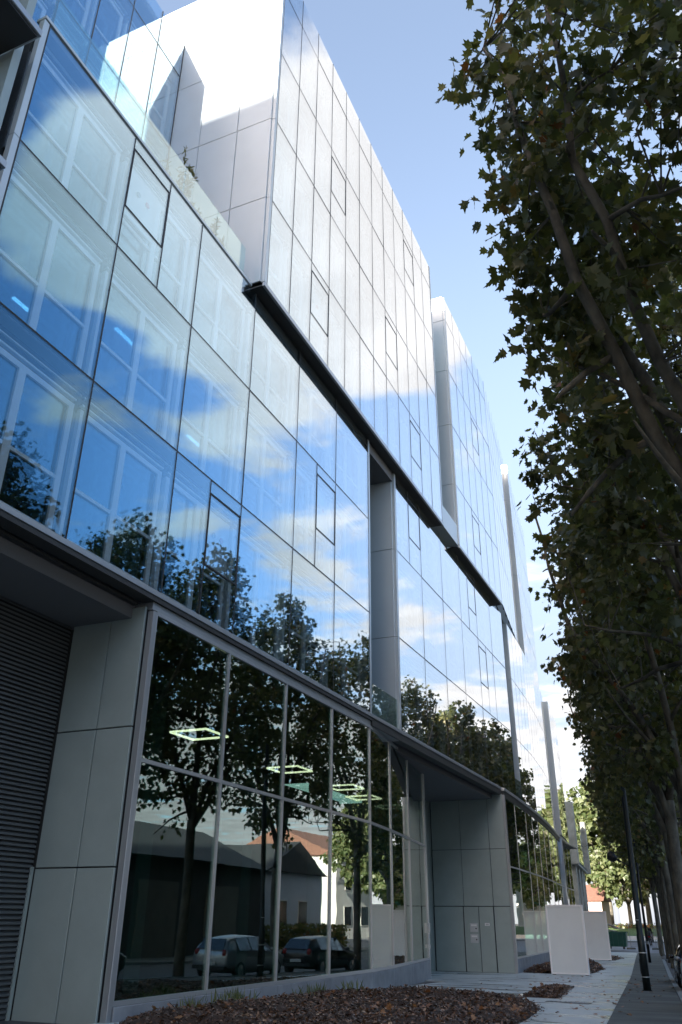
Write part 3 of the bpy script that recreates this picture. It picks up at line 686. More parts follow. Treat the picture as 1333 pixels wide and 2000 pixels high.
def plane_tree(seed, H=15.5, R=3.2, fork=5.0, ncl=270, per=34, size=(.13, .22), shape=LEAF, lean=(0, 0), low=4.6, r0=.20, m='plane_leaf', sides=9, topw=-.35):
    rs = np.random.RandomState(seed); tb = MB()
    base = np.array([0, 0, -.3]); top = np.array([lean[0], lean[1], fork])
    pts = [base, base + [0, 0, .35], base * .4 + top * .6 + rs.normal(0, .06, 3), top]
    tb.tube([tuple(p) for p in pts], [r0 * 1.35, r0, r0 * .86, r0 * .80], sides + 4)
    skel = []; limbs = []
    nl = 5
    for i in range(nl):
        az = 2 * math.pi * (i + rs.uniform(-.25, .25)) / nl + seed; tilt = rs.uniform(.28, .62) if i else .08
        L_ = (H - fork) * rs.uniform(.80, .98) / max(.75, math.cos(tilt) + .1); st = top - np.array([0, 0, rs.uniform(0, .9)])
        p = st.copy(); d = np.array([math.sin(tilt) * math.cos(az), math.sin(tilt) * math.sin(az), math.cos(tilt)]); path = [p.copy()]; m_ = 9
        for k in range(m_):
            d = d + rs.normal(0, .10, 3) + np.array([0, 0, .035]); d /= np.linalg.norm(d); p = p + d * L_ / m_
            rr = math.hypot(p[0] - lean[0], p[1] - lean[1])
            if rr > R * .85: p[0] -= (p[0] - lean[0]) * .12; p[1] -= (p[1] - lean[1]) * .12
            path.append(p.copy())
        rad = np.linspace(r0 * .52, .028, m_ + 1)
        tb.tube([tuple(q) for q in path], list(rad), sides); limbs.append((path, rad))
        for k in range(1, m_ + 1): skel.append((path[k], rad[k]))
        for k in range(1, m_, 1):                                # side boughs
            if rs.rand() < .30: continue
            az2 = az + rs.uniform(-1.6, 1.6); el = rs.uniform(-.15, .75); l2 = rs.uniform(1.3, 2.9) * (1 - .45 * k / m_)
            q = path[k].copy(); d2 = np.array([math.cos(el) * math.cos(az2), math.cos(el) * math.sin(az2), math.sin(el)]); pp = [q.copy()]
            for s_ in range(5):
                d2 = d2 + rs.normal(0, .14, 3) + [0, 0, -.02]; d2 /= np.linalg.norm(d2); qn = q + d2 * l2 / 5
                if math.hypot(qn[0] - lean[0], qn[1] - lean[1]) > R * .86: qn = q + (qn - q) * .15
                q = qn; pp.append(q.copy())
            ra = np.linspace(rad[k] * .62, .014, 6); tb.tube([tuple(w) for w in pp], list(ra), 6)
            for s_ in range(1, 6): skel.append((pp[s_], ra[s_]))
    sk = np.array([s_[0] for s_ in skel])
    # leaf clusters through the crown, each hung on a twig from the nearest bough
    C = []
    while len(C) < ncl:
        a = rs.uniform(-1, 1, 3); rr = np.linalg.norm(a)
        if rr > 1 or rs.rand() > .10 + .9 * rr ** 1.5 or (a[2] < -.35 and rs.rand() < .45): continue
        zc_ = (low + H) / 2; hz = (H - low) / 2; wid = 1.0 if a[2] < .1 else 1 + topw * a[2]
        lump = 1 + .22 * math.sin(3.1 * a[2] * 2 + seed + 4 * math.atan2(a[1], a[0])) * abs(a[2])
        C.append([lean[0] + a[0] * R * wid * lump, lean[1] + a[1] * R * wid * lump, zc_ + a[2] * hz * 1.02])
    C = np.array(C); P = []; Dn = []; Nn = []; T = []
    for c in C:
        j = np.argmin(((sk - c) ** 2).sum(1) + .5 * np.maximum(0, sk[:, 2] - c[2]) ** 2); s0 = sk[j]; v_ = c - s0; ln = np.linalg.norm(v_)
        mid = s0 + v_ * .5 + rs.normal(0, .08, 3) * ln + [0, 0, .06 * ln]; end = c + v_ / (ln + .01) * .3
        tb.tube([tuple(s0), tuple(mid), tuple(c), tuple(end)], [.017, .012, .007, .004], 4, False)
        n_ = int(per * rs.uniform(.65, 1.35)); rad_ = rs.uniform(.30, .58)
        t_ = rs.uniform(.25, 1.1, n_)[:, None]; o_ = rs.normal(0, 1, (n_, 3)); o_ = unit(o_) * (rs.rand(n_, 1) ** .6) * rad_
        P.append(np.where(t_ < .6, mid + (c - mid) * ((t_ - .25) / .35), c + (end - c) * ((t_ - .6) / .5)) + o_)
        Dn.append(unit(o_ + rs.normal(0, .25, (n_, 3)) + np.array([0, 0, -.42]))); Nn.append(unit(rs.normal(0, .5, (n_, 3)) + np.array([0, 0, .9]) + .3 * (c - np.array([lean[0], lean[1], c[2]])) / R))
        T.append(np.clip(rs.normal(.42, .20, n_) + rs.normal(0, .12), 0, .95) + (rs.rand(n_) < .025) * .4)
    P = np.concatenate(P); Dn = np.concatenate(Dn); Nn = np.concatenate(Nn); T = np.clip(np.concatenate(T), 0, 1)
    sz = rs.uniform(size[0], size[1], len(P))
    tm = tb.mesh('trunk', 'bark', True)
    cm = leaves_mesh('crown', P, Nn, Dn, sz, m, shape, seed, T)
    return tm, cm, (P, Nn, Dn, sz, T)
LEAF1 = {}
def tree_thing(name, x, y, rz, meshes, label, group, scale=1., leaf_parts=0, near=None, cat='tree'):
    mw = Matrix.Translation((x, y, gz(y))) @ Matrix.Rotation(rz, 4, 'Z') @ Matrix.Scale(scale, 4)
    t = link(name, None, None, mw); tag(t, label, cat, group)
    link('trunk', meshes[0], t, mw); c = link('crown', meshes[1], t, mw); c['kind'] = 'stuff'
    if leaf_parts:                                  # the largest leaves in view, one object each, on the outside of the crown
        P, Nn, Dn, sz, T = meshes[2]; A = np.array(mw)
        Pw = P @ A[:3, :3].T + A[:3, 3]; rs = np.random.RandomState(5); d = np.linalg.norm(Pw - np.array([0, 0, 1.6]), axis=1)
        fw = np.array(cf); ok = (Pw - [0, 0, 1.6]) @ fw > 0; o_ = np.argsort(np.where(ok, d, 1e9))[:leaf_parts * 3]; rs.shuffle(o_)
        for i in o_[:leaf_parts]:
            tb_ = int(T[i] * 7.99)
            if tb_ not in LEAF1:
                LEAF1[tb_] = leaves_mesh('leaf', np.zeros((1, 3)), np.array([[0, 0, 1.]]), np.array([[0, 1., 0]]), np.ones(1), 'plane_leaf', LEAF, tb_, np.array([(tb_ + .5) / 8]))
            dv = Vector(A[:3, :3] @ Dn[i] + rs.normal(0, .4, 3)).normalized(); nv = Vector(A[:3, :3] @ Nn[i]); sv = dv.cross(nv).normalized(); nv = sv.cross(dv)
            Mx = Matrix.Identity(4); s_ = float(sz[i]) * 1.05; p_ = Pw[i] + rs.normal(0, .09, 3)
            for q in range(3): Mx[q][0], Mx[q][1], Mx[q][2], Mx[q][3] = sv[q] * s_, dv[q] * s_, nv[q] * s_, p_[q]
            link('leaf', LEAF1[tb_], t, Mx)
    return t
TL = 'tall plane tree with mottled bark and dense lobed leaves in the row along the kerb'
TG = 'plane trees lining the kerb'
tE = plane_tree(5, 16.4, 2.45, 5.0, 280, 36, topw=.55); tA = plane_tree(3, 15.6, 2.9); tB = plane_tree(8, 15.2, 2.8, 4.8); tC = plane_tree(21, 16.0, 3.0, 5.2)
tD = plane_tree(34, 15.4, 3.3, 5.0, 240, 22, (.20, .34), LEAF_S, sides=7)
def tx(y): return xk(y) + .55
row = [(9.4, tE, 2.2, 300), (16.4, tC, .3, 300), (22.4, tB, .6, 300), (27.0, tA, 3.6, 0), (33.0, tA, 5.1, 0), (40.0, tC, 2.9, 0), (47, tB, 1.2, 0), (54, tD, .2, 0), (61, tD, 2.5, 0), (67.5, tD, 4.1, 0), (74, tD, 1.1, 0)]
ORD = ['first', 'second', 'third', 'fourth', 'fifth', 'sixth', 'seventh', 'eighth']
def tree_label(y):
    ahead = sorted(q[0] for q in row if q[0] > 29.8); back = sorted([q[0] for q in row if q[0] < 29.8] + [2.0, -9, -20], reverse=True)
    if y > 29.8: return 'plane tree with dense lobed leaves, %s in the kerb row beyond the lamp post' % ORD[ahead.index(y)]
    return 'plane tree with dense lobed leaves, %s in the kerb row before reaching the lamp post' % ORD[back.index(y)]
for i, (y, t, rz, lp) in enumerate(row):
    tree_thing('plane_tree', tx(y) + (.75, .9, .2, .0)[i] if i < 4 else (tx(y) if y < 73 else -5.75), y, rz, t, tree_label(y), TG, 1.0, lp)
for y in (2.0, -9, -20): tree_thing('plane_tree', tx(y) + 2.2, y, rnd.uniform(0, 6), tD, tree_label(y), TG, 1.15)

# ------------------------------------------------------------------ lamp post and second pole
lp = empty('lamp_post', (-2.89, 29.8, gz(29.8)))
tag(lp, 'tall dark green lamp post with a low side lamp standing in the asphalt path', 'lamp post')
g0 = gz(29.8)
build('pole', MB().tube([(-2.89, 29.8, g0), (-2.885, 29.8, g0 + 1.5), (-2.88, 29.8, g0 + 1.52), (-2.80, 29.8, 4.5), (-2.69, 29.8, 8.9)], [.115, .108, .095, .085, .055], 16), 'pole_green', lp, True)
for z in (.35, 1.0, 1.9): build('band', MB().tube([(-2.885, 29.8, g0 + z), (-2.885, 29.8, g0 + z + .025)], .119 if z < 1.4 else .098, 16), 'plate', lp)
build('base_plate', MB().box(-3.02, -2.76, 29.67, 29.93, g0 - .01, g0 + .02), 'pole_green', lp)
build('hatch', MB().box(-3.01, -2.99, 29.74, 29.86, g0 + .45, g0 + .85), 'pole_green', lp)
build('arm', MB().tube([(-2.83, 29.8, 3.15), (-3.02, 29.8, 3.28), (-3.22, 29.8, 3.38), (-3.36, 29.8, 3.44)], .024, 8), 'pole_green', lp, True)
hd = build('lamp_head', MB().tube([(-3.30, 29.8, 3.38), (-3.33, 29.8, 3.41), (-3.42, 29.8, 3.50), (-3.52, 29.8, 3.56), (-3.56, 29.8, 3.57)], [.03, .10, .15, .14, .04], 14), 'iron', lp, True)
build('upper_arm', MB().tube([(-2.69, 29.8, 8.85), (-2.45, 29.8, 9.05), (-1.7, 29.8, 9.15)], .035, 8), 'pole_green', lp, True)
build('street_light', MB().hexa([(-1.75, 29.68, 9.05), (-1.1, 29.7, 9.1), (-1.1, 29.9, 9.1), (-1.75, 29.92, 9.05), (-1.7, 29.7, 9.22), (-1.15, 29.74, 9.2), (-1.15, 29.86, 9.2), (-1.7, 29.9, 9.22)]), 'pole_green', lp)
p2 = empty('street_pole', (-5.17, 57, gz(57))); tag(p2, 'slender grey steel pole beside the kerb end near the tree trunks', 'pole')
build('pole', MB().tube([(-5.17, 57, -.5), (-5.15, 57, 3), (-5.1, 57, 6.6)], [.085, .07, .05], 10), 'iron', p2, True)
build('collar', MB().tube([(-5.165, 57, .45), (-5.165, 57, .60)], .095, 10), 'galv', p2); build('cap', MB().tube([(-5.1, 57, 6.6), (-5.1, 57, 6.68)], [.06, .02], 10), 'iron', p2)

# ------------------------------------------------------------------ blank display boards
def board(x0, x1, y, z1, label):
    zb = gz(y) + .03; o = empty('display_board', ((x0 + x1) / 2, y, gz(y))); tag(o, label, 'display board', 'blank display boards')
    span('panel', x0 + .055, x1 - .055, y - .02, y + .10, zb + .055, z1 - .055, 'board_white', o)
    f = MB(); t = .065
    f.box(x0, x0 + t, y - .06, y + .12, zb, z1).box(x1 - t, x1, y - .06, y + .12, zb, z1).box(x0 + t, x1 - t, y - .06, y + .12, zb, zb + t).box(x0 + t, x1 - t, y - .06, y + .12, z1 - t, z1)
    build('frame', f, 'board_frame', o)
    for xx in (x0 + .12, x1 - .12): span('foot', xx - .06, xx + .06, y - .05, y + .11, gz(y) - .02, zb - .001, 'iron', o)
board(-7.86, -6.24, 40.95, 2.27, 'blank white framed display board standing before the mulch under the glass wall')
board(-9.5, -7.48, 58.2, 2.20, 'blank white display board partly behind the larger looking board')

# ------------------------------------------------------------------ mulch beds
def inside(p, poly):
    c = False; n_ = len(poly); j = n_ - 1
    for i in range(n_):
        if (poly[i][1] > p[1]) != (poly[j][1] > p[1]) and p[0] < (poly[j][0] - poly[i][0]) * (p[1] - poly[i][1]) / (poly[j][1] - poly[i][1]) + poly[i][0]: c = not c
        j = i
    return c
def edge_dist(p, poly):
    b = 1e9
    for i in range(len(poly)):
        a, q = poly[i - 1], poly[i]; dx, dy = q[0] - a[0], q[1] - a[1]; t = max(0, min(1, ((p[0] - a[0]) * dx + (p[1] - a[1]) * dy) / (dx * dx + dy * dy)))
        b = min(b, math.hypot(p[0] - a[0] - t * dx, p[1] - a[1] - t * dy))
    return b
def mulch(poly, h, nchip, label, seed, nleaf=60, size=(.03, .08)):
    rs = np.random.RandomState(seed); xs_ = [p[0] for p in poly]; ys_ = [p[1] for p in poly]
    from mathutils import noise as mn
    hf = lambda x, y: gz(y) + h * min(1, edge_dist((x, y), poly) / .55) ** .7 * (.75 + .5 * mn.noise(Vector((x * .9, y * .9, seed)))) + .012
    st = .16; mb = MB(); idx = {}
    for i in range(int((max(xs_) - min(xs_)) / st) + 2):
        for j in range(int((max(ys_) - min(ys_)) / st) + 2):
            x, y = min(xs_) + i * st, min(ys_) + j * st
            if inside((x, y), poly):
                idx[i, j] = len(mb.v); mb.v.append((x, y, hf(x, y)))
    for (i, j), a in idx.items():
        k_ = [(i + 1, j), (i + 1, j + 1), (i, j + 1)]
        if all(q in idx for q in k_): mb.f.append((a, *[idx[q] for q in k_]))
    # skirt polygon
    base = MB().prism(poly, lambda p: gz(p[1]) - .02, lambda p: gz(p[1]) + .008)
    o = build('mulch_bed', mb, 'mulch', None, True); tag(o, label, 'mulch bed', 'bark mulch beds', 'stuff')
    build('bed_base', base, 'mulch', o)
    P = []
    while len(P) < nchip:
        x, y = rs.uniform(min(xs_) - .08, max(xs_) + .08), rs.uniform(min(ys_) - .08, max(ys_) + .08)
        if inside((x, y), poly): P.append((x, y, hf(x, y) + rs.uniform(0, .03)))
        elif edge_dist((x, y), poly) < .10 and rs.rand() < .35: P.append((x, y, gz(y) + .012))
    P = np.array(P); n_ = len(P)
    nr = unit(rs.normal(0, .55, (n_, 3)) + [0, 0, 1]); d = rs.normal(0, 1, (n_, 3)) * [1, 1, .3]; d = unit(d)
    me = leaves_mesh('bark_chips', P, nr, d, rs.uniform(*size, n_), 'chip', [(0, 0), (.22, .1), (.26, .8), (0, 1), (-.2, .9), (-.24, .15)], seed, rs.rand(n_) ** 1.6)
    ob = link('bark_chips', me, o); ob['kind'] = 'stuff'
    i = rs.randint(0, n_, nleaf); me = leaves_mesh('dry_leaves', P[i] + [0, 0, .02], unit(rs.normal(0, .4, (nleaf, 3)) + [0, 0, 1]), d[i], rs.uniform(.08, .15, nleaf), 'dry_leaf', LEAF, seed)
    ob = link('dry_leaves', me, o); ob['kind'] = 'stuff'
    return hf
bed1 = [(-9.42, 12.9), (-9.42, 21.4), (-8.9, 22.3), (-7.3, 23.0), (-5.9, 22.8), (-4.8, 21.6), (-4.15, 20.1), (-3.8, 17.0), (-3.7, 13.2), (-4.6, 11.6), (-8.6, 11.4)]
h1 = mulch(bed1, .20, 15000, 'large dark bark mulch bed along the shopfront plinth', 1, 140)
mulch([(-5.40, 24.1), (-5.95, 29.2), (-5.22, 30.2), (-4.50, 23.9)], .10, 3600, 'small rectangular mulch bed set into the wet pavement', 2, 30)
mulch([(-9.35, 42.0), (-8.3, 41.7), (-6.5, 42.3), (-6.6, 47.5), (-7.4, 52.5), (-9.9, 52.5), (-9.7, 47.5)], .30, 5500, 'mulch bed behind the blank boards below the bent glass wall', 3, 160, (.05, .12))
mulch([(-10.4, 59.0), (-7.4, 58.6), (-7.3, 62.5), (-10.6, 62.5)], .2, 900, 'mulch bed beside the second display board', 4, 20, (.06, .14))
# weeds by the plinth
wd = []
for k in range(260):
    cx, cy = rnd.choice([(-9.0, 18.6), (-9.15, 19.6), (-9.2, 16.0), (-9.1, 14.2), (-8.8, 15.2), (-8.9, 21.0)]); x = cx + rnd.gauss(0, .16); y = cy + rnd.gauss(0, .22)
    wd.append((min(x, -8.0), y))
wd = np.array([(max(-9.38, x), y, h1(x, y)) for x, y in wd]); rs = np.random.RandomState(9)
wm = leaves_mesh('weeds', wd, unit(rs.normal(0, 1, (len(wd), 3))), unit(rs.normal(0, .35, (len(wd), 3)) + [0, 0, 1]), rs.uniform(.10, .28, len(wd)), 'far_leaf', [(0, 0), (.05, .2), (.04, .6), (0, 1), (-.04, .6), (-.05, .2)], 9)
tag(link('weeds', wm), 'thin green weeds growing along the shopfront plinth', 'weeds', None, 'stuff')
fl = np.array([(rnd.uniform(-8.5, -3.2), rnd.uniform(14, 45)) for _ in range(120)] + [(rnd.uniform(-4, -2.2), rnd.uniform(14, 40)) for _ in range(60)])
flp = np.array([(x, y, gz(y) + .012) for x, y in fl]); flm = leaves_mesh('fallen_leaves', flp, unit(rs.normal(0, .15, (len(flp), 3)) + [0, 0, 1]), unit(rs.normal(0, 1, (len(flp), 3)) * [1, 1, .05]), rs.uniform(.07, .14, len(flp)), 'dry_leaf', LEAF, 5)
tag(link('fallen_leaves', flm), 'brown fallen leaves scattered over the pavement', 'leaves', None, 'stuff')
# puddle, drain cover
pud = []
for k in range(26):
    t = 2 * math.pi * k / 26; rr = 1 + .16 * math.sin(3 * t + .5) + .08 * math.sin(7 * t); pud.append((-7.6 + 1.9 * rr * math.cos(t), 24.6 + .95 * rr * math.sin(t)))
tag(build('puddle', MB().poly([(x, y, gz(y) + .004) for x, y in pud]), 'water'), kind='structure')
dc = empty('drain_cover', (-4.0, 22.75, gz(22.7))); tag(dc, 'dark slotted drain cover let into the pale pavement', 'drain cover')
pz = lambda p, z: (p[0], p[1], gz(p[1]) + z)
q4 = [(-4.55, 22.55), (-3.50, 22.30), (-3.46, 22.62), (-4.50, 22.90)]
build('frame', MB().hexa([pz(p, -.03) for p in q4] + [pz(p, .006) for p in q4]), 'iron', dc)
for k in range(9):
    t = (k + .5) / 9; a = (q4[0][0] + (q4[1][0] - q4[0][0]) * t, q4[0][1] + (q4[1][1] - q4[0][1]) * t + .05); b = (a[0] + .03, a[1] + .2)
    build('bar', MB().hexa([pz((a[0] - .03, a[1]), .006), pz((a[0] + .03, a[1]), .006), pz((b[0] + .03, b[1]), .006), pz((b[0] - .03, b[1]), .006)] + [pz((a[0] - .03, a[1]), .014), pz((a[0] + .03, a[1]), .014), pz((b[0] + .03, b[1]), .014), pz((b[0] - .03, b[1]), .014)]), 'galv', dc)
# terrace shrub
sh = empty('terrace_shrub', (-10.3, 13.0, 17.53)); tag(sh, 'small green shrub growing on the roof terrace behind the glass guard', 'shrub')
tb = MB(); rs = np.random.RandomState(2); P = []; Dn = []
for k in range(26):
    y0 = rs.uniform(11.2, 14.0); x0 = rs.uniform(-10.25, -9.9); hgt = rs.uniform(.7, 1.2) + (1.3 if abs(y0 - 12.35) < .22 else 0); e_ = np.array([x0 + rs.normal(0, .15), y0 + rs.normal(0, .2), 17.53 + hgt])
    tb.tube([(x0, y0, 17.54), tuple((np.array([x0, y0, 17.54]) + e_) / 2 + rs.normal(0, .05, 3)), tuple(e_)], [.012, .009, .004], 4)
    for q in range(46):
        t = rs.uniform(.25, 1); P.append(np.array([x0, y0, 17.54]) * (1 - t) + e_ * t); Dn.append(rs.normal(0, 1, 3) + [0, 0, .5])
build('stems', tb, 'twig', sh); P = np.array(P); link('foliage', leaves_mesh('foliage', P, unit(rs.normal(0, 1, P.shape)), unit(np.array(Dn)), rs.uniform(.10, .2, len(P)), 'plane_leaf', [(0, 0), (.14, .3), (.10, .7), (0, 1), (-.10, .7), (-.14, .3)], 4), sh)['kind'] = 'stuff'

# ------------------------------------------------------------------ parked cars
def make_car(x, y, rz, paint, label, L_=4.1, Wd=1.74, Ht=1.47):
    z0 = gz(y) - .13; mw = Matrix.Translation((x, y, z0)) @ Matrix.Rotation(rz, 4, 'Z'); c = link('parked_car', None, None, mw); tag(c, label, 'car', 'cars parked along the kerb')
    hw = Wd / 2
    # stations along the length (front at +y): y, bottom z, belt z, top z, belt half width, top half width
    st = [(-L_ / 2, .42, .72, .80, .72, .62), (-L_ / 2 + .07, .30, .86, 1.02, .80, .66), (-L_ / 2 + .30, .24, .92, 1.30, .84, .60), (-L_ / 2 + .62, .20, .93, 1.43, .865, .58), (-.55, .18, .92, Ht, .87, .57), (.05, .18, .90, Ht - .01, .87, .57), (.45, .18, .89, Ht - .08, .87, .58), (.95, .18, .88, 1.10, .865, .63), (1.12, .19, .87, .97, .86, .66), (1.55, .20, .82, .88, .84, .66), (1.85, .24, .74, .79, .78, .60), (L_ / 2, .34, .60, .66, .66, .52)]
    sx = hw / .87
    def sec(s_):
        y_, zb, zt, zr, wb, wt = s_; wb *= sx; wt *= sx
        h = [(0, zb), (wb * .80, zb), (wb * .97, zb + .10), (wb * 1.01, zb + (zt - zb) * .5), (wb, zt), (wt + (wb - wt) * .28, zt + (zr - zt) * .60), (wt, zt + (zr - zt) * .93), (wt * .6, zr), (0, zr + .012)]
        return [(a, y_, b) for a, b in h] + [(-a, y_, b) for a, b in h[-2:0:-1]]
    secs = [sec(s_) for s_ in st]; mb = MB(); n_ = len(secs[0])
    for s_ in secs: mb.v += s_
    for i in range(len(secs) - 1):
        for j in range(n_):
            w_ = (j + 1) % n_; mb.f.append((i * n_ + j, (i + 1) * n_ + j, (i + 1) * n_ + w_, i * n_ + w_))
    mb.f.append(tuple(range(n_))); mb.f.append(tuple((len(secs) - 1) * n_ + q for q in range(n_ - 1, -1, -1)))
    body = link('body', mb.mesh('body', paint, True), c, mw); sb = body.modifiers.new('sub', 'SUBSURF'); sb.levels = 2; sb.render_levels = 2
    # glazing: slightly proud strips
    def strip(name, i0, i1, j0, j1, side, m_='car_glass', off=.012):
        b = MB(); 
        for i in range(i0, i1):
            q = [Vector(secs[i][j0]), Vector(secs[i + 1][j0]), Vector(secs[i + 1][j1]), Vector(secs[i][j1])]
            q = [Vector((p.x * side, p.y, p.z)) for p in q]; nn = (q[1] - q[0]).cross(q[3] - q[0]).normalized()
            if nn.x * side < 0: nn = -nn
            cc_ = sum(q, Vector()) / 4; q = [cc_ + (p - cc_) * .90 + nn * off for p in q]; q2 = [p - nn * .012 for p in q]
            b.hexa([tuple(p) for p in q2] + [tuple(p) for p in q])
        return link(name, b.mesh(name, m_), c, mw)
    for side in (1, -1): strip('side_window', 3, 4, 4, 6, side); strip('side_window', 4, 6, 4, 6, side)
    b = MB().hexa([(-.60, 1.06, 1.00), (.60, 1.06, 1.00), (.52, .46, 1.39), (-.52, .46, 1.39), (-.60, 1.085, 1.02), (.60, 1.085, 1.02), (.52, .485, 1.41), (-.52, .485, 1.41)]); link('windscreen', b.mesh('windscreen', 'car_glass'), c, mw)
    yb = -L_ / 2; b = MB().hexa([(-.56, yb + .04, .98), (.56, yb + .04, .98), (.50, yb + .34, 1.34), (-.50, yb + .34, 1.34), (-.56, yb + .015, .99), (.56, yb + .015, .99), (.50, yb + .315, 1.36), (-.50, yb + .315, 1.36)]); link('rear_window', b.mesh('rear_window', 'car_glass'), c, mw)
    for sx_ in (1, -1):
        for yy in (-1.28, 1.25):
            w_ = link('wheel', MB().tube([((hw - .20) * sx_, yy, .31), ((hw - .17) * sx_, yy, .31), ((hw - .03) * sx_, yy, .31), ((hw + .005) * sx_, yy, .31)], [.27, .31, .31, .28], 22).mesh('wheel', 'tyre', True), c, mw)
            r_ = MB(); xx = (hw + .008) * sx_
            r_.tube([(xx - .02 * sx_, yy, .31), (xx, yy, .31)], .20, 18)
            for q in range(5):
                t = 2 * math.pi * q / 5; r_.tube([(xx, yy, .31), (xx + .004 * sx_, yy + .18 * math.cos(t), .31 + .18 * math.sin(t))], .025, 5)
            link('rim', r_.mesh('rim', 'rim'), w_, mw)
        link('tail_light', MB().ball((.60 * sx_, yb + .07, .88), (.11, .07, .13)).mesh('tail_light', 'tail_lamp', True), c, mw)
        link('headlight', MB().ball((.60 * sx_, L_ / 2 - .17, .66), (.16, .15, .08)).mesh('headlight', 'head_lamp', True), c, mw)
        link('wing_mirror', MB().ball(((hw + .07) * sx_, .72, .96), (.10, .06, .07)).mesh('wing_mirror', paint, True), c, mw)
    link('number_plate', MB().box(-.26, .26, yb - .03, yb - .005, .50, .61).mesh('number_plate', 'number_plate'), c, mw)
    link('bumper', MB().hexa([(-.70, yb - .04, .34), (.70, yb - .04, .34), (.80, yb + .25, .34), (-.80, yb + .25, .34), (-.70, yb - .04, .46), (.70, yb - .04, .46), (.80, yb + .25, .46), (-.80, yb + .25, .46)]).mesh('bumper', 'rubber'), c, mw)
    return c
kz = math.atan(.087)
make_car(xk(32) + 1.2, 31.6, kz, 'car_silver', 'silver hatchback parked at the kerb level with the lamp post')
make_car(xk(22) + 1.35, 22.6, kz, 'car_grey', 'dark grey hatchback parked opposite the mulch bed')
make_car(xk(15.5) + 1.35, 15.3, kz + math.pi, 'car_blue', 'dark blue hatchback parked nearest the louvred recess')
make_car(xk(37.5) + 1.08, 37.6, kz, 'car_black', 'glossy black hatchback parked by the kerb beyond the lamp post')

# ------------------------------------------------------------------ far end of the street
def house(name, x0, x1, y0, y1, h, rh, wall, roof, label, wins, ridge='x', chim=None):
    zb = gz((y0 + y1) / 2) - .2; o = empty(name, ((x0 + x1) / 2, (y0 + y1) / 2, zb)); tag(o, label, 'house'); span('wall', x0, x1, y0, y1, zb, h, wall, o); e_ = .35; r = MB()
    if ridge == 'x':
        ym = (y0 + y1) / 2; r.v = [(x0 - e_, y0 - e_, h - .15), (x1 + e_, y0 - e_, h - .15), (x1 + e_, y1 + e_, h - .15), (x0 - e_, y1 + e_, h - .15), (x0 - e_, ym, h + rh), (x1 + e_, ym, h + rh)]; r.f = [(0, 1, 5, 4), (2, 3, 4, 5), (0, 4, 3), (1, 2, 5), (3, 2, 1, 0)]
    else:
        xm = (x0 + x1) / 2; r.v = [(x0 - e_, y0 - e_, h - .15), (x1 + e_, y0 - e_, h - .15), (x1 + e_, y1 + e_, h - .15), (x0 - e_, y1 + e_, h - .15), (xm, y0 - e_, h + rh), (xm, y1 + e_, h + rh)]; r.f = [(0, 1, 4), (1, 2, 5, 4), (2, 3, 5), (3, 0, 4, 5), (3, 2, 1, 0)]
    ro = build('roof', r, roof, o)
    if chim: span('chimney', chim[0] - .3, chim[0] + .3, chim[1] - .3, chim[1] + .3, h, h + rh + .9, wall, ro)
    for (face, a, b, za, zb_) in wins:
        if face == 'y': w_ = span('window', a, b, y0 - .06, y0 - .003, za, zb_, 'ivory', o); span('pane', a + .08, b - .08, y0 - .075, y0 - .061, za + .08, zb_ - .08, 'pane_dark', w_)
        else: w_ = span('window', x0 - .06, x0 - .003, a, b, za, zb_, 'ivory', o); span('pane', x0 - .075, x0 - .061, a + .08, b - .08, za + .08, zb_ - .08, 'pane_dark', w_)
    return o
house('pink_house', -24.5, -16.6, 126, 134, 4.3, 2.0, 'render_pink', 'roof_tile', 'low pink rendered house with tiled roof beyond the lawn', [('y', -22.6, -21.5, 1, 2.6), ('y', -19.6, -18.5, 1, 2.6)], 'x', (-21, 130))
house('brick_house', -31, -24.0, 128, 138, 7.6, 2.4, 'brick_red', 'roof_tile', 'taller red brick house between the pink house and the trees', [('y', -29.5, -28.4, 1.2, 2.8), ('y', -27, -25.9, 1.2, 2.8), ('y', -29.5, -28.4, 4.3, 5.9), ('y', -27, -25.9, 4.3, 5.9)], 'y', (-29, 131))
house('white_house', -7.5, 4.0, 132, 142, 9.0, 2.6, 'render_white', 'roof_tile', 'pale rendered house behind the far tree trunks', [('y', -6.2, -5, 1, 2.8), ('y', -3.2, -2, 1, 2.8), ('y', -.2, 1, 1, 2.8), ('y', -6.2, -5, 5, 6.8), ('y', -3.2, -2, 5, 6.8), ('y', -.2, 1, 5, 6.8)], 'x')
sg = empty('shop_sign', (-5.8, 131.8, 6.5)); tag(sg, 'long green sign board fixed to the pale far house', 'sign'); span('board', -8.0, -2.0, 131.80, 131.93, 3.6, 4.5, 'sign_green', sg); span('edge', -8.05, -1.95, 131.85, 131.95, 4.5, 4.58, 'ivory', sg)
# garden wall and hedge in front of the lawn
gw = empty('garden_wall', (-12, 103.8, 0)); tag(gw, 'low pale garden wall between the road and the lawn', 'wall')
for k in range(22): span('wall_block', -50 + k * 3.6, -50 + (k + 1) * 3.6 - .02, 103.7, 104, -.2, .26, 'ivory', gw, .02)
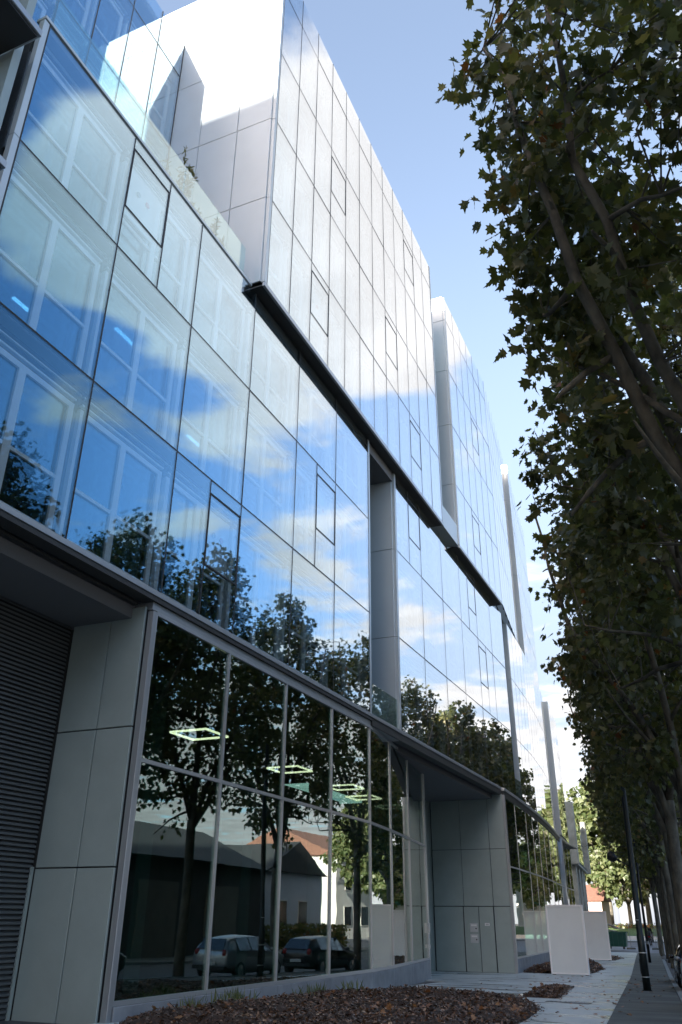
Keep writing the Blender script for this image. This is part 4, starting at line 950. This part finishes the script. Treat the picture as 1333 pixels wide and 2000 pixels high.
# far trees, sunlit
fa = plane_tree(51, 12.0, 4.2, 3.6, 240, 30, (.30, .55), LEAF_S, low=3.6, r0=.26, m='far_leaf', sides=7)
fb = plane_tree(66, 14.5, 4.6, 4.2, 270, 30, (.30, .55), LEAF_S, low=4.4, r0=.3, m='far_leaf', sides=7)
FL = 'sunlit pale green broadleaf tree growing at the far end of the street'
for x, y, t, s_ in ((-13.0, 125, fa, 1.1), (-17.5, 141, fb, 1.5), (-25.5, 143, fb, 1.5), (-8.0, 127, fb, 1.0), (-12.0, 141, fb, 1.4), (-30, 122, fa, 1.1), (-2.5, 122, fa, .95), (5, 125, fb, 1.1), (-33, 140, fb, 1.3), (-40, 120, fb, 1.2)):
    tree_thing('broadleaf_tree', x, y, rnd.uniform(0, 6), t, FL, 'sunlit trees at the street end', s_)
hb = empty('hedge', (-17, 121, 0)); tag(hb, 'rusty red and green hedge along the foot of the pink house', 'hedge')
rs = np.random.RandomState(13); hp = np.array([(rs.uniform(-26, -8), 123.5 + rs.normal(0, .4), rs.uniform(-.1, 1.3)) for _ in range(3200)])
link('foliage', leaves_mesh('foliage', hp, unit(rs.normal(0, 1, hp.shape)), unit(rs.normal(0, 1, hp.shape)), rs.uniform(.2, .4, len(hp)), 'far_leaf', LEAF_S, 13), hb)['kind'] = 'stuff'
i_ = rs.randint(0, len(hp), 800); link('red_foliage', leaves_mesh('red_foliage', hp[i_] + [0, -.3, 0], unit(rs.normal(0, 1, (800, 3))), unit(rs.normal(0, 1, (800, 3))), rs.uniform(.2, .35, 800), 'dry_leaf', LEAF_S, 14), hb)['kind'] = 'stuff'
# green container with rubbish
gy_ = 80.5; zc0 = gz(gy_); bn = empty('skip_container', (-9.6, gy_, zc0)); tag(bn, 'green wheeled waste container heaped with grey rubbish', 'waste container')
build('body', MB().hexa([(-10.55, gy_ - .5, zc0 + .18), (-8.95, gy_ - .5, zc0 + .18), (-8.95, gy_ + .5, zc0 + .18), (-10.55, gy_ + .5, zc0 + .18), (-10.65, gy_ - .6, zc0 + 1.25), (-8.85, gy_ - .6, zc0 + 1.25), (-8.85, gy_ + .6, zc0 + 1.25), (-10.65, gy_ + .6, zc0 + 1.25)]), 'bin_green', bn)
rm = MB().box(-10.70, -8.80, gy_ - .65, gy_ - .60, zc0 + 1.2, zc0 + 1.3).box(-10.70, -8.80, gy_ + .60, gy_ + .65, zc0 + 1.2, zc0 + 1.3); build('rim', rm, 'bin_green', bn)
for k in range(4): build('rib', MB().hexa([(-10.4 + k * .4, gy_ - .58, zc0 + .2), (-10.34 + k * .4, gy_ - .58, zc0 + .2), (-10.34 + k * .4, gy_ - .50, zc0 + .2), (-10.4 + k * .4, gy_ - .50, zc0 + .2), (-10.4 + k * .4, gy_ - .66, zc0 + 1.19), (-10.34 + k * .4, gy_ - .66, zc0 + 1.19), (-10.34 + k * .4, gy_ - .59, zc0 + 1.19), (-10.4 + k * .4, gy_ - .59, zc0 + 1.19)]), 'bin_green', bn)
for a in (-10.3, -9.2):
    for b in (-.35, .35): build('wheel', MB().tube([(a - .04, gy_ + b, zc0 + .09), (a + .04, gy_ + b, zc0 + .09)], .09, 12), 'rubber', bn)
for k in range(7):
    o_ = boxo('rubbish_board', (-9.75 + rnd.uniform(-.6, .6), gy_ + rnd.uniform(-.3, .3), zc0 + 1.38 + k * .07), (rnd.uniform(.7, 1.3), rnd.uniform(.4, .8), .05), 'cardboard', None, rnd.uniform(-.6, .6), (0, rnd.uniform(-.35, .35)))
    tag(o_, 'grey scrap board lying in the heap on the green container', 'scrap board', 'scrap boards on the container')
# mesh fence panels with feet
for (xa, xb, yy) in ((-8.6, -6.6, 80.2), (-6.5, -4.9, 80.6)):
    z_ = gz(yy); o = empty('fence_panel', ((xa + xb) / 2, yy, z_)); tag(o, 'temporary steel mesh fence panel on block feet beside the container', 'fence panel', 'temporary mesh fence panels')
    for xx in (xa, xb): build('post', MB().tube([(xx, yy, z_ + .02), (xx, yy, z_ + 2.0)], .022, 6), 'galv', o)
    for q in (.2, 1.95): build('rail', MB().tube([(xa, yy, z_ + q), (xb, yy, z_ + q)], .018, 6), 'galv', o)
    mw_ = MB()
    for xx in np.arange(xa + .1, xb, .12): mw_.tube([(xx, yy, z_ + .2), (xx, yy, z_ + 1.95)], .0025, 3, False)
    for q in np.arange(.4, 1.9, .3): mw_.tube([(xa, yy, z_ + q), (xb, yy, z_ + q)], .0025, 3, False)
    build('wire_mesh', mw_, 'galv', o)['kind'] = 'stuff'
    for xx in (xa, xb): span('foot', xx - .35, xx + .35, yy - .12, yy + .12, z_, z_ + .13, 'concrete_dark', o, .02)
# bollards
for k in range(4):
    yy = 84 + k * .9; xx = -5.75 + k * .36; z_ = gz(yy); o = empty('bollard', (xx, yy, z_)); tag(o, 'black iron bollard with a pale band by the far crossing', 'bollard', 'bollards at the crossing')
    build('post', MB().tube([(xx, yy, z_), (xx, yy, z_ + .85)], [.06, .05], 10), 'iron', o); build('band', MB().tube([(xx, yy, z_ + .72), (xx, yy, z_ + .80)], .056, 10), 'board_frame', o); build('knob', MB().ball((xx, yy, z_ + .9), .065), 'iron', o, True)
# motorcycle
mx_, my_ = -7.75, 89.0; mz = gz(my_) - .11; mo = empty('motorcycle', (mx_, my_, mz)); tag(mo, 'black motor scooter with windscreen on the far road', 'motorcycle')
for dy in (-.65, .65):
    w_ = MB(); 
    for k in range(20):
        t0, t1 = 2 * math.pi * k / 20, 2 * math.pi * (k + 1) / 20; w_.tube([(mx_ + .35 * math.sin(.5) * math.cos(t0) * 0 + 0, my_ + dy + .27 * math.cos(t0), mz + .31 + .27 * math.sin(t0)), (mx_, my_ + dy + .27 * math.cos(t1), mz + .31 + .27 * math.sin(t1))], .05, 6, False)
    wo = build('wheel', w_, 'tyre', mo); build('rim', MB().tube([(mx_ - .04, my_ + dy, mz + .31), (mx_ + .04, my_ + dy, mz + .31)], .2, 12), 'rim', wo)
build('body', MB().hexa([(mx_ - .16, my_ - .75, mz + .42), (mx_ + .16, my_ - .75, mz + .42), (mx_ + .18, my_ + .15, mz + .25), (mx_ - .18, my_ + .15, mz + .25), (mx_ - .17, my_ - .85, mz + .80), (mx_ + .17, my_ - .85, mz + .80), (mx_ + .15, my_ + .05, mz + .74), (mx_ - .15, my_ + .05, mz + .74)]), 'car_black', mo, False, .04)
build('leg_shield', MB().hexa([(mx_ - .28, my_ + .22, mz + .3), (mx_ + .28, my_ + .22, mz + .3), (mx_ + .22, my_ + .5, mz + .35), (mx_ - .22, my_ + .5, mz + .35), (mx_ - .30, my_ + .42, mz + 1.0), (mx_ + .30, my_ + .42, mz + 1.0), (mx_ + .22, my_ + .6, mz + 1.0), (mx_ - .22, my_ + .6, mz + 1.0)]), 'car_black', mo, False, .04)
build('seat', MB().hexa([(mx_ - .15, my_ - .75, mz + .80), (mx_ + .15, my_ - .75, mz + .80), (mx_ + .13, my_ + .05, mz + .745), (mx_ - .13, my_ + .05, mz + .745), (mx_ - .13, my_ - .72, mz + .92), (mx_ + .13, my_ - .72, mz + .92), (mx_ + .11, my_ + .02, mz + .83), (mx_ - .11, my_ + .02, mz + .83)]), 'rubber', mo, False, .02)
build('handlebar', MB().tube([(mx_ - .36, my_ + .30, mz + 1.08), (mx_, my_ + .42, mz + 1.04), (mx_ + .36, my_ + .30, mz + 1.08)], .022, 6), 'iron', mo); build('windscreen', MB().hexa([(mx_ - .22, my_ + .5, mz + 1.0), (mx_ + .22, my_ + .5, mz + 1.0), (mx_ + .22, my_ + .515, mz + 1.0), (mx_ - .22, my_ + .515, mz + 1.0), (mx_ - .17, my_ + .36, mz + 1.42), (mx_ + .17, my_ + .36, mz + 1.42), (mx_ + .17, my_ + .375, mz + 1.42), (mx_ - .17, my_ + .375, mz + 1.42)]), 'car_glass', mo)
build('top_case', MB().box(mx_ - .2, mx_ + .2, my_ - 1.15, my_ - .78, mz + .88, mz + 1.2), 'car_black', mo, False, .04); build('tail_light', MB().box(mx_ - .1, mx_ + .1, my_ - .88, my_ - .855, mz + .68, mz + .76), 'tail_lamp', mo)
# concrete building on columns past the glass
CB = empty('concrete_building', (-14, 94, 0)); tag(CB, 'older concrete building with projecting box of fins raised on columns past the glass offices', 'building')
def fin(x0, x1, y0, y1, z0, z1): span('fin', x0, x1, y0, y1, z0, z1, 'concrete', CB, .05)
fin(-13.55, -12.80, 85, 85.5, 6.45, 12.0); fin(-15.1, -14.45, 103.6, 104.2, 6.45, 12.0)
CP = [(-13.0, 85.5), (-13.42, 90), (-13.9, 95), (-14.4, 100), (-14.75, 103.6)]
for a, b in zip(CP[:-1], CP[1:]):
    Ln, rz, c = seg(a, b)
    for q in range(3):
        for s_ in (0, 1):
            t = (s_ + .5) / 2; pc = Vector((a[0], a[1], 0)).lerp(Vector((b[0], b[1], 0)), t)
            boxo('glass_pane', (pc.x, pc.y, 7.6 + q * 1.55), (.02, Ln / 2 - .04, 1.48), 'curtain_glass', CB, rz, jit(.006))
build('body', MB().prism([(p[0] - .12, p[1]) for p in CP] + [(-16.2, 103.6), (-16.2, 85.5)], 6.6, 11.7), 'concrete_dark', CB)
build('soffit', MB().prism([(p[0] + .05, p[1]) for p in CP] + [(-16.2, 103.6), (-16.2, 85.5)], 6.42, 6.59), 'concrete', CB)
for x, y in ((-13.6, 86.6), (-14.0, 91), (-14.4, 95.5), (-14.9, 100)): span('column', x - .28, x + .28, y - .28, y + .28, gz(y) - .1, 6.41, 'concrete', CB, .03)
span('back_wall', -16.2, -15.8, 86, 103, -.3, 6.41, 'concrete_dark', CB)
oc = build('overhead_cable', MB().tube([(-15.0 + (8.2) * t, 103.6 - 29 * t, 9.2 + 1.2 * t - 1.6 * t * (1 - t)) for t in np.linspace(0, 1, 12)], .02, 5), 'iron'); tag(oc, 'black cable slung from the concrete building to the street trees', 'cable')
# ------------------------------------------------------------------ across the road (seen in the glass)
sd = empty('shed', (17, 38, 0)); tag(sd, 'long dark shed with a low gabled roof across the road', 'shed')
span('wall', 12.6, 24, 18, 58, -.8, 5.0, 'shed_wall', sd)
r = MB(); r.v = [(12, 17.4, 4.9), (24.6, 17.4, 4.9), (24.6, 58.6, 4.9), (12, 58.6, 4.9), (18.3, 17.4, 7.6), (18.3, 58.6, 7.6)]; r.f = [(0, 1, 4), (1, 2, 5, 4), (2, 3, 5), (3, 0, 4, 5), (3, 2, 1, 0)]; build('roof', r, 'shed_roof', sd)
for k in range(5): w_ = span('door', 12.52, 12.598, 21 + k * 7.4, 25 + k * 7.4, -.6, 3.6, 'concrete_dark', sd)
house('blue_gabled_house', 15, 27, 63, 74, 5.2, 2.4, 'render_blue', 'shed_roof', 'pale blue gabled hall across the road past the shed', [('x', 65, 67, 1, 3), ('x', 69, 71, 1, 3)], 'x')
house('tall_pale_house', 20, 34, 88, 102, 8, 3, 'render_white', 'roof_tile', 'pale two storey house on the far corner across the road', [('x', 90, 92, 1, 3), ('x', 95, 97, 1, 3), ('x', 90, 92, 4.5, 6.5), ('x', 95, 97, 4.5, 6.5)], 'y')
hd2 = empty('hedge', (13.8, 66, 0)); tag(hd2, 'clipped green hedge in front of the pale blue hall', 'hedge')
hp = np.array([(13.8 + rs.normal(0, .25), rs.uniform(60.5, 76), rs.uniform(-.6, 1.2)) for _ in range(2600)]); link('foliage', leaves_mesh('foliage', hp, unit(rs.normal(0, 1, hp.shape)), unit(rs.normal(0, 1, hp.shape)), rs.uniform(.15, .3, len(hp)), 'plane_leaf', LEAF_S, 23), hd2)['kind'] = 'stuff'
for x, y, s_ in ((30, 50, 1.0), (33, 30, 1.0), (14, 84, 1.0), (20, 110, 1.1), (10, 100, 1.0), (1.5, 101, .95), (4, 110, 1.0)): tree_thing('broadleaf_tree', x, y, rnd.uniform(0, 6), fb, 'green broadleaf tree standing beyond the far side of the road', 'trees across the road', s_)

# tower slab closing the street behind the camera; its long shadow lies over the street
tw = empty('tower_block', (-6, -52, 0)); tag(tw, 'tall pale apartment slab closing the street behind the viewer', 'building')
span('wall', -25, -1, -60, -46, -.5, 46.6, 'render_white', tw); span('roof', -25.4, -.6, -60.4, -45.6, 46.6, 47.0, 'slab', tw)
for k in range(13):
    for j in range(6):
        w_ = span('window', -24 + j * 4, -21.6 + j * 4, -46.06, -45.94, 1.6 + k * 3.4, 3.4 + k * 3.4, 'ivory', tw); span('pane', -23.88 + j * 4, -21.72 + j * 4, -45.935, -45.90, 1.72 + k * 3.4, 3.28 + k * 3.4, 'pane_dark', w_)
